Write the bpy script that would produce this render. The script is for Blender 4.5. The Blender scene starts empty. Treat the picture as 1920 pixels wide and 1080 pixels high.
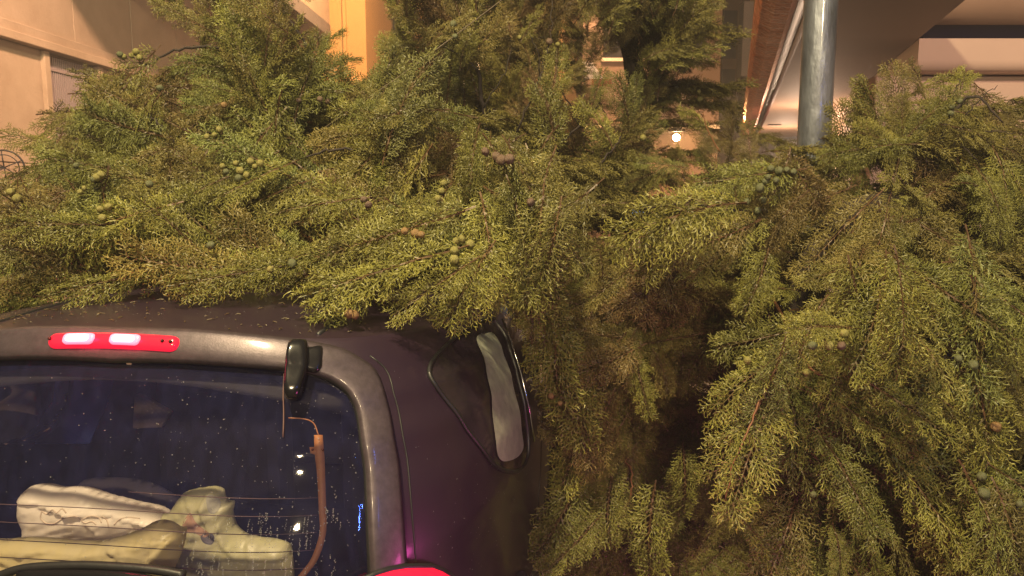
import bpy, bmesh, math, random
import numpy as np
from mathutils import Vector, Matrix, noise
random.seed(11)
C = bpy.context.scene.collection
S = bpy.context.scene

# ------------------------------------------------------------------ camera
H = 1.75
PITCH = math.radians(7.5)
FPX = 1387.0
cam = bpy.data.cameras.new('camera'); cam.sensor_width = 36; cam.lens = 36*FPX/1920
cam.clip_start = 0.05; cam.clip_end = 500
cam.dof.use_dof = False
co = bpy.data.objects.new('camera', cam); C.objects.link(co)
co.location = (0, 0, H); co.rotation_euler = (math.pi/2-PITCH, 0, 0)
S.camera = co

def ray(px, py):
    cx, cy = (px-960)/FPX, -(py-540)/FPX
    return Vector((cx, math.cos(PITCH)+cy*math.sin(PITCH), -math.sin(PITCH)+cy*math.cos(PITCH)))
def at(px, py, Y):
    d = ray(px, py); t = Y/d.y
    return Vector((d.x*t, Y, H+d.z*t))
def atz(px, py, z):
    d = ray(px, py); t = (z-H)/d.z
    return Vector((d.x*t, d.y*t, z))

# ------------------------------------------------------------------ world: night sky
w = bpy.data.worlds.new("World"); S.world = w; w.use_nodes = True
nt = w.node_tree; nt.nodes.clear()
sky = nt.nodes.new('ShaderNodeTexSky'); sky.sky_type = 'NISHITA'; sky.sun_disc = False
sky.sun_elevation = math.radians(-4); sky.sun_rotation = math.radians(200)
bg = nt.nodes.new('ShaderNodeBackground'); bg.inputs[1].default_value = 0.5
# city glow: sodium light scattered back from low cloud, even over the whole sky
glow = nt.nodes.new('ShaderNodeBackground'); glow.inputs[0].default_value = (0.62, 0.42, 0.36, 1); glow.inputs[1].default_value = 0.06
add = nt.nodes.new('ShaderNodeAddShader')
wo = nt.nodes.new('ShaderNodeOutputWorld')
nt.links.new(sky.outputs[0], bg.inputs[0]); nt.links.new(bg.outputs[0], add.inputs[0])
nt.links.new(glow.outputs[0], add.inputs[1]); nt.links.new(add.outputs[0], wo.inputs[0])

def street_or_fill_light(name, loc, power, col, size, target=None, spread=None):
    l = bpy.data.lights.new(name, 'AREA'); l.energy = power; l.color = col; l.shape = 'DISK'; l.size = size
    if spread: l.spread = math.radians(spread)
    o = bpy.data.objects.new(name, l); C.objects.link(o); o.location = loc
    if target is not None:
        o.rotation_euler = (Vector(target)-Vector(loc)).to_track_quat('-Z', 'Y').to_euler()
    return o
def point_light(name, loc, power, col, r=0.05):
    l = bpy.data.lights.new(name, 'POINT'); l.energy = power; l.color = col; l.shadow_soft_size = r
    o = bpy.data.objects.new(name, l); C.objects.link(o); o.location = loc
    return o
# the street lamp that stands on the pavement behind the photographer
street_or_fill_light('street_lamp_light', (-1.1, -0.8, 6.2), 740, (1.0, 0.80, 0.44), 0.30, (0.3, 2.6, 1.6))
street_or_fill_light('rear_fill_light', (0.6, -6.5, 4.6), 400, (1.0, 0.78, 0.44), 0.35, (0.6, 2.8, 1.4))  # added frontal fill, unseen, brightens the foliage and the bags in the car
# the street lamps further along the street
street_or_fill_light('far_street_lamp_light', (-1.5, 11.5, 6.8), 400, (1.0, 0.56, 0.25), 0.4, (-4.0, 14.0, 3.0))
street_or_fill_light('near_wall_street_lamp_light', (-1.8, 4.2, 7.0), 520, (1.0, 0.58, 0.33), 0.4, (-6, 8.5, 2.5), 140)
street_or_fill_light('entrance_street_lamp_light', (4.6, 1.0, 5.0), 170, (1.0, 0.62, 0.45), 0.4, (5.5, 7.6, 3.0), 150)

# a vehicle's blue light tube behind the photographer
bl_ = bpy.data.lights.new('blue_light_tube', 'AREA'); bl_.shape = 'RECTANGLE'; bl_.size = .05; bl_.size_y = .9; bl_.energy = 16; bl_.color = (.10, .22, 1.0)
blo = bpy.data.objects.new('blue_light_tube', bl_); C.objects.link(blo); blo.location = (2.6, -1.6, 2.3)
blo.rotation_euler = (Vector((.2, 2.6, 1.6))-blo.location).to_track_quat('-Z', 'Y').to_euler()
street_or_fill_light('middle_fill_light', (2.2, 17.2, 6.5), 190, (1.0, 0.60, 0.30), .4, (2.8, 23, 4), 150)  # added unseen light, brightens the middle and balconied blocks
S.view_settings.view_transform = 'Standard'; S.view_settings.look = 'None'
S.view_settings.exposure = 0.12; S.view_settings.gamma = 1; S.view_settings.use_curve_mapping = False
S.cycles.max_bounces = 6; S.cycles.transparent_max_bounces = 12
S.cycles.sample_clamp_indirect = 4; S.cycles.sample_clamp_direct = 0
S.cycles.caustics_reflective = False; S.cycles.caustics_refractive = False

# ------------------------------------------------------------------ materials
def mat(name, col, rough=0.6, metal=0.0, spec=0.5, coat=0.0, noise_amt=0.0, noise_scale=6.0, col2=None, bump=0.0, bump_scale=60.0, emis=None, estr=0.0, stretch=None, coat_rough=0.08):
    m = bpy.data.materials.new(name); m.use_nodes = True
    n = m.node_tree; b = n.nodes['Principled BSDF']
    b.inputs['Base Color'].default_value = (*col, 1); b.inputs['Roughness'].default_value = rough
    b.inputs['Metallic'].default_value = metal; b.inputs['Specular IOR Level'].default_value = spec
    b.inputs['Coat Weight'].default_value = coat; b.inputs['Coat Roughness'].default_value = coat_rough
    tc = n.nodes.new('ShaderNodeTexCoord'); mp = n.nodes.new('ShaderNodeMapping')
    n.links.new(tc.outputs['Object'], mp.inputs[0])
    if stretch: mp.inputs['Scale'].default_value = stretch
    if noise_amt or col2:
        t = n.nodes.new('ShaderNodeTexNoise'); t.inputs['Scale'].default_value = noise_scale; t.inputs['Detail'].default_value = 8; t.inputs['Roughness'].default_value = 0.65
        n.links.new(mp.outputs[0], t.inputs['Vector'])
        r = n.nodes.new('ShaderNodeValToRGB'); r.color_ramp.elements[0].position = 0.32; r.color_ramp.elements[1].position = 0.68
        c2 = col2 or tuple(c*(1-noise_amt) for c in col)
        r.color_ramp.elements[0].color = (*c2, 1); r.color_ramp.elements[1].color = (*col, 1)
        n.links.new(t.outputs['Fac'], r.inputs[0]); n.links.new(r.outputs[0], b.inputs['Base Color'])
    if bump:
        t2 = n.nodes.new('ShaderNodeTexNoise'); t2.inputs['Scale'].default_value = bump_scale; t2.inputs['Detail'].default_value = 6
        n.links.new(mp.outputs[0], t2.inputs['Vector'])
        bp = n.nodes.new('ShaderNodeBump'); bp.inputs['Strength'].default_value = bump; bp.inputs['Distance'].default_value = 0.01
        n.links.new(t2.outputs['Fac'], bp.inputs['Height']); n.links.new(bp.outputs[0], b.inputs['Normal'])
    if emis:
        b.inputs['Emission Color'].default_value = (*emis, 1); b.inputs['Emission Strength'].default_value = estr
    return m

def glass_mat(name, tint, dirt_sheen=0.05, dirt_sheen_col=(0.35, 0.35, 0.4), rough=0.03, streak=False):
    m = bpy.data.materials.new(name); m.use_nodes = True; n = m.node_tree; n.nodes.clear()
    out = n.nodes.new('ShaderNodeOutputMaterial')
    tr = n.nodes.new('ShaderNodeBsdfTransparent'); tr.inputs[0].default_value = (*tint, 1)
    gl = n.nodes.new('ShaderNodeBsdfGlossy'); gl.inputs['Roughness'].default_value = rough
    df = n.nodes.new('ShaderNodeBsdfDiffuse'); df.inputs[0].default_value = (*dirt_sheen_col, 1)
    fr = n.nodes.new('ShaderNodeFresnel'); fr.inputs[0].default_value = 1.5
    mx = n.nodes.new('ShaderNodeMixShader'); mx2 = n.nodes.new('ShaderNodeMixShader')
    n.links.new(fr.outputs[0], mx.inputs[0]); n.links.new(tr.outputs[0], mx.inputs[1]); n.links.new(gl.outputs[0], mx.inputs[2])
    tc = n.nodes.new('ShaderNodeTexCoord'); mp = n.nodes.new('ShaderNodeMapping'); n.links.new(tc.outputs['Object'], mp.inputs[0])
    mp.inputs['Scale'].default_value = (1, 1, 0.18) if streak else (1, 1, 1)
    t = n.nodes.new('ShaderNodeTexNoise'); t.inputs['Scale'].default_value = 45 if streak else 9; t.inputs['Detail'].default_value = 8
    n.links.new(mp.outputs[0], t.inputs['Vector'])
    mr = n.nodes.new('ShaderNodeMapRange'); mr.inputs[1].default_value = 0.35; mr.inputs[2].default_value = 0.75
    mr.inputs[3].default_value = dirt_sheen*0.7; mr.inputs[4].default_value = dirt_sheen*1.35
    n.links.new(t.outputs['Fac'], mr.inputs[0]); n.links.new(mr.outputs[0], mx2.inputs[0])
    n.links.new(mx.outputs[0], mx2.inputs[1]); n.links.new(df.outputs[0], mx2.inputs[2]); n.links.new(mx2.outputs[0], out.inputs[0])
    return m

M = {}
M['paint'] = mat('aubergine_paint', (0.020, 0.010, 0.024), 0.45, 0.2, 0.5, 0.4, col2=(0.027, 0.014, 0.026), noise_scale=5, bump=0.03, bump_scale=90, coat_rough=0.14)
M['silver'] = mat('silver_paint', (0.092, 0.072, 0.088), 0.44, 0.45, 0.5, 0.25, noise_amt=0.35, noise_scale=60, bump=0.06, bump_scale=300, coat_rough=0.12)
M['rubber'] = mat('black_rubber', (0.012, 0.012, 0.014), 0.45, bump=0.1)
M['gloss_black'] = mat('wet_black_plastic', (0.007, 0.007, 0.009), 0.2, spec=0.5, coat=0.4)
M['chrome'] = mat('chrome_strip', (0.6, 0.58, 0.6), 0.2, 1.0)
M['glass'] = glass_mat('wet_rear_glass', (0.90, 0.88, 0.90), 0.042, (0.13, 0.14, 0.50), 0.03, True)  # dirt film also carries the glass's bluish sheen, put into its colour
M['side_glass'] = glass_mat('side_glass', (0.40, 0.38, 0.36), 0.05, (0.3, 0.27, 0.25), 0.05)
M['dark_glass'] = mat('dark_window_glass', (0.012, 0.010, 0.014), 0.10, spec=0.6, col2=(0.03, 0.02, 0.03), noise_scale=9)
M['pane_reflection'] = mat('pale_reflection_glass', (0.33, 0.34, 0.26), 0.38, col2=(0.20, 0.21, 0.17), noise_scale=30, bump=0.08, bump_scale=50)  # reflection of a lit wall in the quarter window, put into a pale colour
M['inner'] = mat('interior_dark_trim', (0.022, 0.018, 0.026), 0.85, noise_amt=0.3)
M['blue_lit_trim'] = mat('trim_with_blue_reflection', (0.13, 0.20, 0.60), 0.7, noise_amt=0.2, noise_scale=3)  # blue reflected light on the pillar is put into the trim's base colour
M['tan'] = mat('tan_fabric', (0.22, 0.16, 0.13), 0.9, noise_amt=0.3, noise_scale=40)
M['orange_strip'] = mat('orange_busbar', (0.40, 0.16, 0.04), 0.6, noise_amt=0.2, noise_scale=40)
M['heat'] = mat('heating_wire', (0.10, 0.055, 0.05), 0.6)
M['bag_white'] = mat('white_plastic_bag', (0.88, 0.80, 0.72), 0.36, noise_amt=0.06, noise_scale=7, bump=0.25, bump_scale=14)
M['bag_yellow'] = mat('pale_yellow_plastic', (0.72, 0.60, 0.24), 0.36, col2=(0.72, 0.64, 0.42), noise_scale=4, bump=0.25, bump_scale=14)
M['bag_green'] = mat('pale_green_plastic', (0.56, 0.54, 0.27), 0.4, col2=(0.46, 0.43, 0.31), noise_scale=8, bump=0.3, bump_scale=14)
M['bag_grey'] = mat('grey_cloth', (0.16, 0.14, 0.17), 0.8, noise_amt=0.3, noise_scale=5, bump=0.4, bump_scale=15)
M['print'] = mat('faded_brown_print', (0.50, 0.40, 0.32), 0.6)
M['lens_red'] = mat('red_lens', (0.45, 0.015, 0.02), 0.2, coat=0.6, emis=(1.0, 0.004, 0.05), estr=0.85)
M['lens_end'] = mat('unlit_red_lens', (0.40, 0.03, 0.02), 0.25, coat=0.6, emis=(1.0, 0.02, 0.03), estr=0.12)
M['lens_hot'] = mat('lit_bulb_core', (1, 0.6, 0.6), 0.3, emis=(1.0, 0.19, 0.22), estr=4.6)
M['lens_warm'] = mat('lit_bulb_window', (1, 0.2, 0.3), 0.3, emis=(1.0, 0.10, 0.16), estr=2.6)
M['tail_red'] = mat('lit_tail_lens', (0.5, 0.01, 0.03), 0.2, coat=0.6, emis=(1.0, 0.004, 0.035), estr=1.1)
M['screw'] = mat('dark_screw', (0.05, 0.01, 0.01), 0.4, 0.5)
M['tyre'] = mat('tyre_rubber', (0.012, 0.012, 0.012), 0.85)
M['alloy'] = mat('alloy_rim', (0.35, 0.35, 0.36), 0.35, 0.9)
M['bark'] = mat('cypress_bark', (0.035, 0.023, 0.018), 0.8, col2=(0.014, 0.010, 0.010), noise_scale=18, stretch=(1, 1, 0.3), bump=0.9, bump_scale=60)
M['stem'] = mat('orange_young_stem', (0.20, 0.085, 0.035), 0.6, noise_amt=0.35, noise_scale=60)
M['asphalt'] = mat('wet_asphalt', (0.05, 0.048, 0.046), 0.32, col2=(0.03, 0.03, 0.03), noise_scale=3, bump=0.5, bump_scale=180)
M['paving'] = mat('wet_paving', (0.14, 0.12, 0.10), 0.45, col2=(0.09, 0.08, 0.07), noise_scale=3, bump=0.3)
M['stone'] = mat('travertine_panel', (0.46, 0.36, 0.28), 0.7, col2=(0.36, 0.27, 0.20), noise_scale=2.2, bump=0.25, bump_scale=30)
M['stone_joint'] = mat('joint_mortar', (0.20, 0.15, 0.12), 0.9)
M['plaster'] = mat('cream_plaster', (0.50, 0.40, 0.30), 0.8, col2=(0.42, 0.33, 0.25), noise_scale=1.2, bump=0.15)
M['slab'] = mat('grey_balcony_concrete', (0.22, 0.19, 0.18), 0.8, noise_amt=0.25, noise_scale=2, bump=0.15)
M['ochre'] = mat('ochre_plaster', (0.55, 0.31, 0.11), 0.8, noise_amt=0.12, noise_scale=1.0)
M['olive'] = mat('olive_plaster', (0.34, 0.27, 0.10), 0.8, noise_amt=0.15, noise_scale=1.0)
M['brown_wall'] = mat('brown_wall', (0.17, 0.10, 0.065), 0.8, noise_amt=0.3, noise_scale=0.8)
M['maroon'] = mat('maroon_metal', (0.10, 0.025, 0.018), 0.5)
M['window'] = mat('dark_facade_window', (0.02, 0.017, 0.017), 0.15, spec=0.6)
M['shutter'] = mat('ochre_roller_shutter', (0.40, 0.30, 0.12), 0.6)
M['grille'] = mat('pale_window_grille', (0.34, 0.29, 0.32), 0.5, 0.3)
M['iron'] = mat('black_wrought_iron', (0.012, 0.012, 0.018), 0.5)
M['copper'] = mat('wet_copper_sheet', (0.62, 0.23, 0.13), 0.30, 0.55, coat=0.6, col2=(0.26, 0.08, 0.05), noise_scale=22, bump=0.8, bump_scale=30)
M['soffit'] = mat('taupe_soffit', (0.30, 0.20, 0.135), 0.7, noise_amt=0.1, noise_scale=1.0)
M['roll'] = mat('satin_taupe_fascia', (0.30, 0.20, 0.145), 0.38, noise_amt=0.15, noise_scale=1.5)
M['pinkwall'] = mat('pale_pink_cladding', (0.62, 0.46, 0.38), 0.6, noise_amt=0.08, noise_scale=1.0)
M['blue_strip'] = mat('blue_glazing_strip', (0.16, 0.17, 0.34), 0.4)
M['galv'] = mat('galvanised_steel', (0.24, 0.26, 0.31), 0.46, 0.6, coat=0.6, col2=(0.10, 0.105, 0.13), noise_scale=14, stretch=(1, 1, 0.35), bump=0.35, bump_scale=60)
M['lampglow'] = mat('lit_lantern_glass', (1, 0.9, 0.6), 0.4, emis=(1.0, 0.62, 0.25), estr=150)
M['white_awning'] = mat('white_awning_cloth', (0.75, 0.68, 0.66), 0.8)
M['red_awning'] = mat('red_awning_cloth', (0.30, 0.05, 0.03), 0.8)
M['cable'] = mat('grey_cable', (0.11, 0.085, 0.06), 0.7)
M['water'] = glass_mat('raindrop_water', (0.85, 0.85, 0.85), 0.08, (0.9, 0.9, 0.9), 0.36)
M['ceil'] = mat('lit_ceiling_lamp', (1, .8, .6), 0.4, emis=(1.0, 0.6, 0.35), estr=6)
M['blue_sign'] = mat('lit_blue_sign', (0.1, 0.3, 0.8), 0.4, emis=(0.12, 0.40, 1.0), estr=1.6)

def foliage_mat():
    m = bpy.data.materials.new('cypress_foliage'); m.use_nodes = True; n = m.node_tree; b = n.nodes['Principled BSDF']
    at_ = n.nodes.new('ShaderNodeAttribute'); at_.attribute_name = 'tint'
    sp = n.nodes.new('ShaderNodeSeparateColor'); n.links.new(at_.outputs['Color'], sp.inputs[0])
    oi = n.nodes.new('ShaderNodeObjectInfo'); so = n.nodes.new('ShaderNodeSeparateColor'); n.links.new(oi.outputs['Color'], so.inputs[0])
    def mixc(fac, a, bb):
        x = n.nodes.new('ShaderNodeMix'); x.data_type = 'RGBA'
        if hasattr(fac, 'is_linked') or not isinstance(fac, float): n.links.new(fac, x.inputs[0])
        else: x.inputs[0].default_value = fac
        for v, i in ((a, 6), (bb, 7)):
            if isinstance(v, tuple): x.inputs[i].default_value = (*v, 1)
            else: n.links.new(v, x.inputs[i])
        return x.outputs[2]
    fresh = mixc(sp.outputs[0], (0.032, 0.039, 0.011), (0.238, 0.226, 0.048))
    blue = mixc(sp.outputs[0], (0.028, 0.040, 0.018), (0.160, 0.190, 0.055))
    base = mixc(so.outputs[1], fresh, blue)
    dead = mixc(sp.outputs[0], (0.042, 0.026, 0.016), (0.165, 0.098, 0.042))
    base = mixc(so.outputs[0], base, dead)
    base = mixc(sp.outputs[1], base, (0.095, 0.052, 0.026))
    tc = n.nodes.new('ShaderNodeTexCoord'); t = n.nodes.new('ShaderNodeTexNoise'); t.inputs['Scale'].default_value = 9
    n.links.new(tc.outputs['Object'], t.inputs['Vector'])
    mr = n.nodes.new('ShaderNodeMapRange'); mr.inputs[1].default_value = .3; mr.inputs[2].default_value = .7; mr.inputs[3].default_value = 0.72; mr.inputs[4].default_value = 1.25
    n.links.new(t.outputs['Fac'], mr.inputs[0])
    mr2 = n.nodes.new('ShaderNodeMapRange'); mr2.inputs[3].default_value = 0.72; mr2.inputs[4].default_value = 1.2
    n.links.new(oi.outputs['Random'], mr2.inputs[0])
    mu = n.nodes.new('ShaderNodeMath'); mu.operation = 'MULTIPLY'; n.links.new(mr.outputs[0], mu.inputs[0]); n.links.new(mr2.outputs[0], mu.inputs[1])
    hv = n.nodes.new('ShaderNodeHueSaturation'); n.links.new(mu.outputs[0], hv.inputs['Value']); n.links.new(base, hv.inputs['Color'])
    n.links.new(hv.outputs[0], b.inputs['Base Color'])
    b.inputs['Roughness'].default_value = 0.48; b.inputs['Specular IOR Level'].default_value = 0.38
    tl = n.nodes.new('ShaderNodeBsdfTranslucent'); n.links.new(hv.outputs[0], tl.inputs[0])
    mx = n.nodes.new('ShaderNodeMixShader'); mx.inputs[0].default_value = 0.10
    out = n.nodes['Material Output']; n.links.new(b.outputs[0], mx.inputs[1]); n.links.new(tl.outputs[0], mx.inputs[2]); n.links.new(mx.outputs[0], out.inputs[0])
    return m
M['leaf'] = foliage_mat()
def cone_mat(name, a, b_):
    return mat(name, a, 0.55, col2=b_, noise_scale=70, bump=0.4, bump_scale=90)
M['cone_yellow'] = cone_mat('yellow_green_cone', (0.27, 0.245, 0.06), (0.13, 0.12, 0.045))
M['cone_green'] = cone_mat('grey_green_cone', (0.13, 0.14, 0.055), (0.06, 0.065, 0.035))
M['cone_brown'] = cone_mat('brown_cone', (0.16, 0.10, 0.065), (0.07, 0.045, 0.035))
M['cone_orange'] = cone_mat('orange_cone', (0.28, 0.16, 0.055), (0.13, 0.085, 0.04))

# ------------------------------------------------------------------ helpers
def link_mesh(name, me, m=None, parent=None, smooth=False):
    if m is not None: me.materials.append(m)
    if smooth: me.polygons.foreach_set('use_smooth', [True]*len(me.polygons))
    o = bpy.data.objects.new(name, me); C.objects.link(o)
    if parent is not None: o.parent = parent
    return o
def pyd(name, vs, fs, m, parent=None, smooth=False):
    me = bpy.data.meshes.new(name); me.from_pydata([tuple(v) for v in vs], [], fs); me.update()
    return link_mesh(name, me, m, parent, smooth)
def tag(o, label, cat, group=None):
    o['label'] = label; o['category'] = cat
    if group: o['group'] = group
    return o
def thing(name, label, cat, loc=(0, 0, 0), group=None, rz=0):
    o = bpy.data.objects.new(name, None); C.objects.link(o); o.location = loc; o.rotation_euler = (0, 0, rz)
    o.empty_display_size = 0.1
    return tag(o, label, cat, group)
def box_bm(bm, lo, hi, bevel=0.0, mtx=None):
    x0, y0, z0 = lo; x1, y1, z1 = hi
    r = bmesh.ops.create_cube(bm, size=1)
    for v in r['verts']:
        v.co = Vector((x0+(v.co.x+.5)*(x1-x0), y0+(v.co.y+.5)*(y1-y0), z0+(v.co.z+.5)*(z1-z0)))
    if bevel:
        es = list({e for v in r['verts'] for e in v.link_edges})
        nr = bmesh.ops.bevel(bm, geom=es, offset=bevel, segments=2, affect='EDGES', profile=0.5)
        vs = list({v for f in nr['faces'] for v in f.verts} | {v for v in r['verts'] if v.is_valid})
    else: vs = r['verts']
    if mtx is not None: bmesh.ops.transform(bm, matrix=mtx, verts=vs)
def bm_obj(name, bm, m, parent=None, smooth=False):
    me = bpy.data.meshes.new(name); bm.to_mesh(me); bm.free()
    return link_mesh(name, me, m, parent, smooth)
def box(name, lo, hi, m, parent=None, bevel=0.0):
    bm = bmesh.new(); box_bm(bm, lo, hi, bevel); return bm_obj(name, bm, m, parent)
def tube_data(pts, rads, n=7, closed_ends=True):
    pts = [Vector(p) for p in pts]; vs = []; fs = []
    up = Vector((0, 0, 1))
    prev = None
    for i, p in enumerate(pts):
        d = (pts[min(i+1, len(pts)-1)]-pts[max(i-1, 0)]).normalized()
        if prev is None:
            a = d.cross(up if abs(d.z) < .9 else Vector((1, 0, 0))).normalized()
        else:
            a = (prev-d*prev.dot(d)).normalized()
        prev = a; b = d.cross(a)
        for k in range(n):
            t = 2*math.pi*k/n
            vs.append(p+(a*math.cos(t)+b*math.sin(t))*rads[i])
    for i in range(len(pts)-1):
        for k in range(n):
            k2 = (k+1) % n
            fs.append((i*n+k, i*n+k2, (i+1)*n+k2, (i+1)*n+k))
    if closed_ends:
        fs.append(tuple(reversed(range(n)))); fs.append(tuple(range((len(pts)-1)*n, len(pts)*n)))
    return vs, fs
def thin_film(m, k):
    n = m.node_tree; b = n.nodes['Principled BSDF']; out = n.nodes['Material Output']
    tl = n.nodes.new('ShaderNodeBsdfTranslucent'); mx = n.nodes.new('ShaderNodeMixShader'); mx.inputs[0].default_value = k
    tl.inputs[0].default_value = b.inputs['Base Color'].default_value
    n.links.new(b.outputs[0], mx.inputs[1]); n.links.new(tl.outputs[0], mx.inputs[2]); n.links.new(mx.outputs[0], out.inputs[0])
for k_ in ('bag_white', 'bag_yellow', 'bag_green'): thin_film(M[k_], .35)
def smooth_path(pts, sub=6, jit=0.0, rnd=random):
    pts = [Vector(p) for p in pts]; out = []
    P = [pts[0]*2-pts[1]]+pts+[pts[-1]*2-pts[-2]]
    for i in range(1, len(P)-2):
        for s in range(sub):
            t = s/sub; a, b, c, d = P[i-1], P[i], P[i+1], P[i+2]
            q = 0.5*((2*b)+(-a+c)*t+(2*a-5*b+4*c-d)*t*t+(-a+3*b-3*c+d)*t**3)
            if jit: q = q+Vector((rnd.gauss(0, jit), rnd.gauss(0, jit), rnd.gauss(0, jit)))
            out.append(q)
    out.append(pts[-1]); return out
def tube(name, pts, r0, r1, m, parent=None, n=7, sub=6, jit=0.0):
    p = smooth_path(pts, sub, jit) if sub > 1 else [Vector(q) for q in pts]
    k = len(p)-1
    vs, fs = tube_data(p, [r0+(r1-r0)*i/k for i in range(k+1)], n)
    return pyd(name, vs, fs, m, parent, True)

# ================================================================== SETTING
def struct(o): o['kind'] = 'structure'; return o
g = pyd('road', [(-60, -40, 0), (60, -40, 0), (60, 140, 0), (-60, 140, 0)], [(0, 1, 2, 3)], M['asphalt']); struct(g)
# right-hand pavement with its kerb
bm = bmesh.new(); box_bm(bm, (0.95, 0.6, -0.2), (1.10, 60, 0.13), 0.01); struct(bm_obj('kerb', bm, M['slab']))
box_p = box('pavement', (1.102, 0.6, -0.2), (30, 60, 0.12), M['paving']); struct(box_p)
struct(box('left_pavement', (-7.0, 3, -0.2), (-3.6, 60, 0.12), M['paving']))

# wet night air
hz = box('haze', (-24, -12, -1), (24, 42, 16), None); hz['kind'] = 'stuff'
hm = bpy.data.materials.new('wet_night_air'); hm.use_nodes = True; hm.node_tree.nodes.clear()
hv_ = hm.node_tree.nodes.new('ShaderNodeVolumePrincipled'); hv_.inputs['Color'].default_value = (.92, .90, .92, 1); hv_.inputs['Density'].default_value = .011; hv_.inputs['Anisotropy'].default_value = .35
ho_ = hm.node_tree.nodes.new('ShaderNodeOutputMaterial'); hm.node_tree.links.new(hv_.outputs[0], ho_.inputs['Volume']); hz.data.materials.append(hm)

# ---- left stone building -------------------------------------------------
LW = 5.0         # wall distance at x
LW0 = 1.5
LB = thing('stone_building', 'pale stone clad building with barred window beyond the left end of the foliage', 'building', (-LW, 4, 0), rz=math.radians(-1.2))
# local frame: +y along the street, x=0 the wall face, building to -x
box('wall', (-6, LW0, 0), (-0.04, 9.2, 12), M['stone_joint'], LB)
rows = [(0.05, 1.05), (1.06, 2.02), (2.03, 3.20), (3.40, 4.45), (4.46, 5.6), (5.61, 6.8)]
def winhit(y0, y1, z0, z1, a0, a1, b0, b1): return not (y1 <= a0 or y0 >= a1 or z1 <= b0 or z0 >= b1)
WY0, WY1, WZ0, WZ1 = 4.05, 4.95, 2.30, 3.18
rs = random.Random(5)
proto = {}
for ri, (z0, z1) in enumerate(rows):
    y = LW0 + (0.62 if ri % 2 else 0.0)
    cuts = [y+1.24*k for k in range(7)]
    for a in cuts:
        b_ = min(a+1.23, 9.2)
        if a >= 9.1: continue
        spans = [(a, b_)]
        if winhit(a, b_, z0, z1, WY0, WY1, WZ0, WZ1):
            spans = []
            if a < WY0-.12: spans.append((a, WY0-.10))
            if b_ > WY1+.12: spans.append((WY1+.10, b_))
            if z0 < WZ0-.15: pan2 = box('panel', (-0.04, max(a, WY0-.095), z0), (rs.uniform(-.003, .003), min(b_, WY1+.095), WZ0-.10), M['stone'], LB, 0.004)
        for (p, q) in spans:
            box('panel', (-0.04, p, z0), (rs.uniform(-.003, .003), q-.008, z1), M['stone'], LB, 0.004)
box('ledge', (-0.04, LW0, 3.205), (0.10, 9.2, 3.29), M['stone'], LB, 0.008)
box('ledge', (-0.04, LW0, 3.295), (0.05, 9.2, 3.395), M['stone'], LB, 0.008)
wf = box('window', (-0.20, WY0, WZ0), (-0.036, WY1, WZ1), M['window'], LB)
for (a, b_) in (((-0.10, WY0-.09, WZ0-.09), (0.045, WY0, WZ1+.02)), ((-0.10, WY1, WZ0-.09), (0.045, WY1+.09, WZ1+.02)), ((-0.10, WY0+.002, WZ0-.09), (0.024, WY1-.002, WZ0)), ):
    fo = box('frame', a, b_, M['stone'], LB, 0.006)
nb = 26
bv, bf = None, None
for i in range(nb):
    yy = WY0+0.03+(WY1-WY0-.06)*i/(nb-1)
    box('bar', (-0.028, yy-.007, WZ0+.01), (-0.012, yy+.007, WZ1-.01), M['grille'], wf)
box('grille_rail', (-0.0105, WY0+.005, WZ0+.10), (-0.002, WY1-.005, WZ0+.13), M['grille'], wf)
box('grille_rail', (-0.0105, WY0+.005, WZ1-.16), (-0.002, WY1-.005, WZ1-.13), M['grille'], wf)
# balcony slab over it, seen from below
box('balcony', (0.005, 3.5, 4.62), (1.35, 11.5, 4.85), M['slab'], LB, 0.01)
box('balcony_parapet', (1.22, 3.5, 4.852), (1.34, 11.5, 5.8), M['plaster'], LB, 0.01)

# wheel ornament hung on the wall
LBm = Matrix.Translation((-LW, 4, 0)) @ Matrix.Rotation(math.radians(-1.2), 4, 'Z')
wc = at(8, 314, 7.05)
wo_ = thing('wheel_ornament', 'black iron wheel ornament with star spokes on the pale stone wall', 'ornament', wc)
def ring_pts(r, n=40): return [Vector((0.0, math.cos(2*math.pi*k/n)*r*1.0, math.sin(2*math.pi*k/n)*r)) for k in range(n+1)]
# the ornament stands out from the wall at an angle towards the street, so it reads round
def turn(p): return Matrix.Rotation(math.radians(-62), 4, 'Z') @ p
vs, fs = tube_data([turn(p) for p in ring_pts(.160)], [.0085]*41, 6, False); pyd('outer_ring', vs, fs, M['iron'], wo_, True)
vs, fs = tube_data([turn(p+Vector((0, 0, 0))) for p in ring_pts(.118)], [.005]*41, 6, False); pyd('inner_ring', vs, fs, M['iron'], wo_, True)
for a in (25, 95, 145, 215, 275, 325):
    e = .20 if a == 325 else .158
    tube('spoke', [turn(Vector((0, 0, 0))), turn(Vector((0, math.cos(math.radians(a))*-e if False else math.cos(math.radians(a))*e, math.sin(math.radians(a))*e)))], .006, .005, M['iron'], wo_, 5, 1)
tube('bracket', [(0, 0, 0), (-0.35, 0.02, 0)], .01, .01, M['iron'], wo_, 5, 1)

# ---- orange lit wall beyond (end wall of a lower block) -------------------
OB = thing('orange_lit_building', 'block whose plain end wall glows orange in the street light behind the treetop', 'building', (0, 14.5, 0))
a0, a1 = at(505, 60, 14.5), at(686, 60, 14.5)
box('wall', (-6.2, 0, 0), (a1.x, 3.0, 9), M['ochre'], OB, 0.01)
box('corner_strip', (a1.x-0.42, -0.06, 0), (a1.x-0.36, -0.002, 9), M['ochre'], OB)

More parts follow.
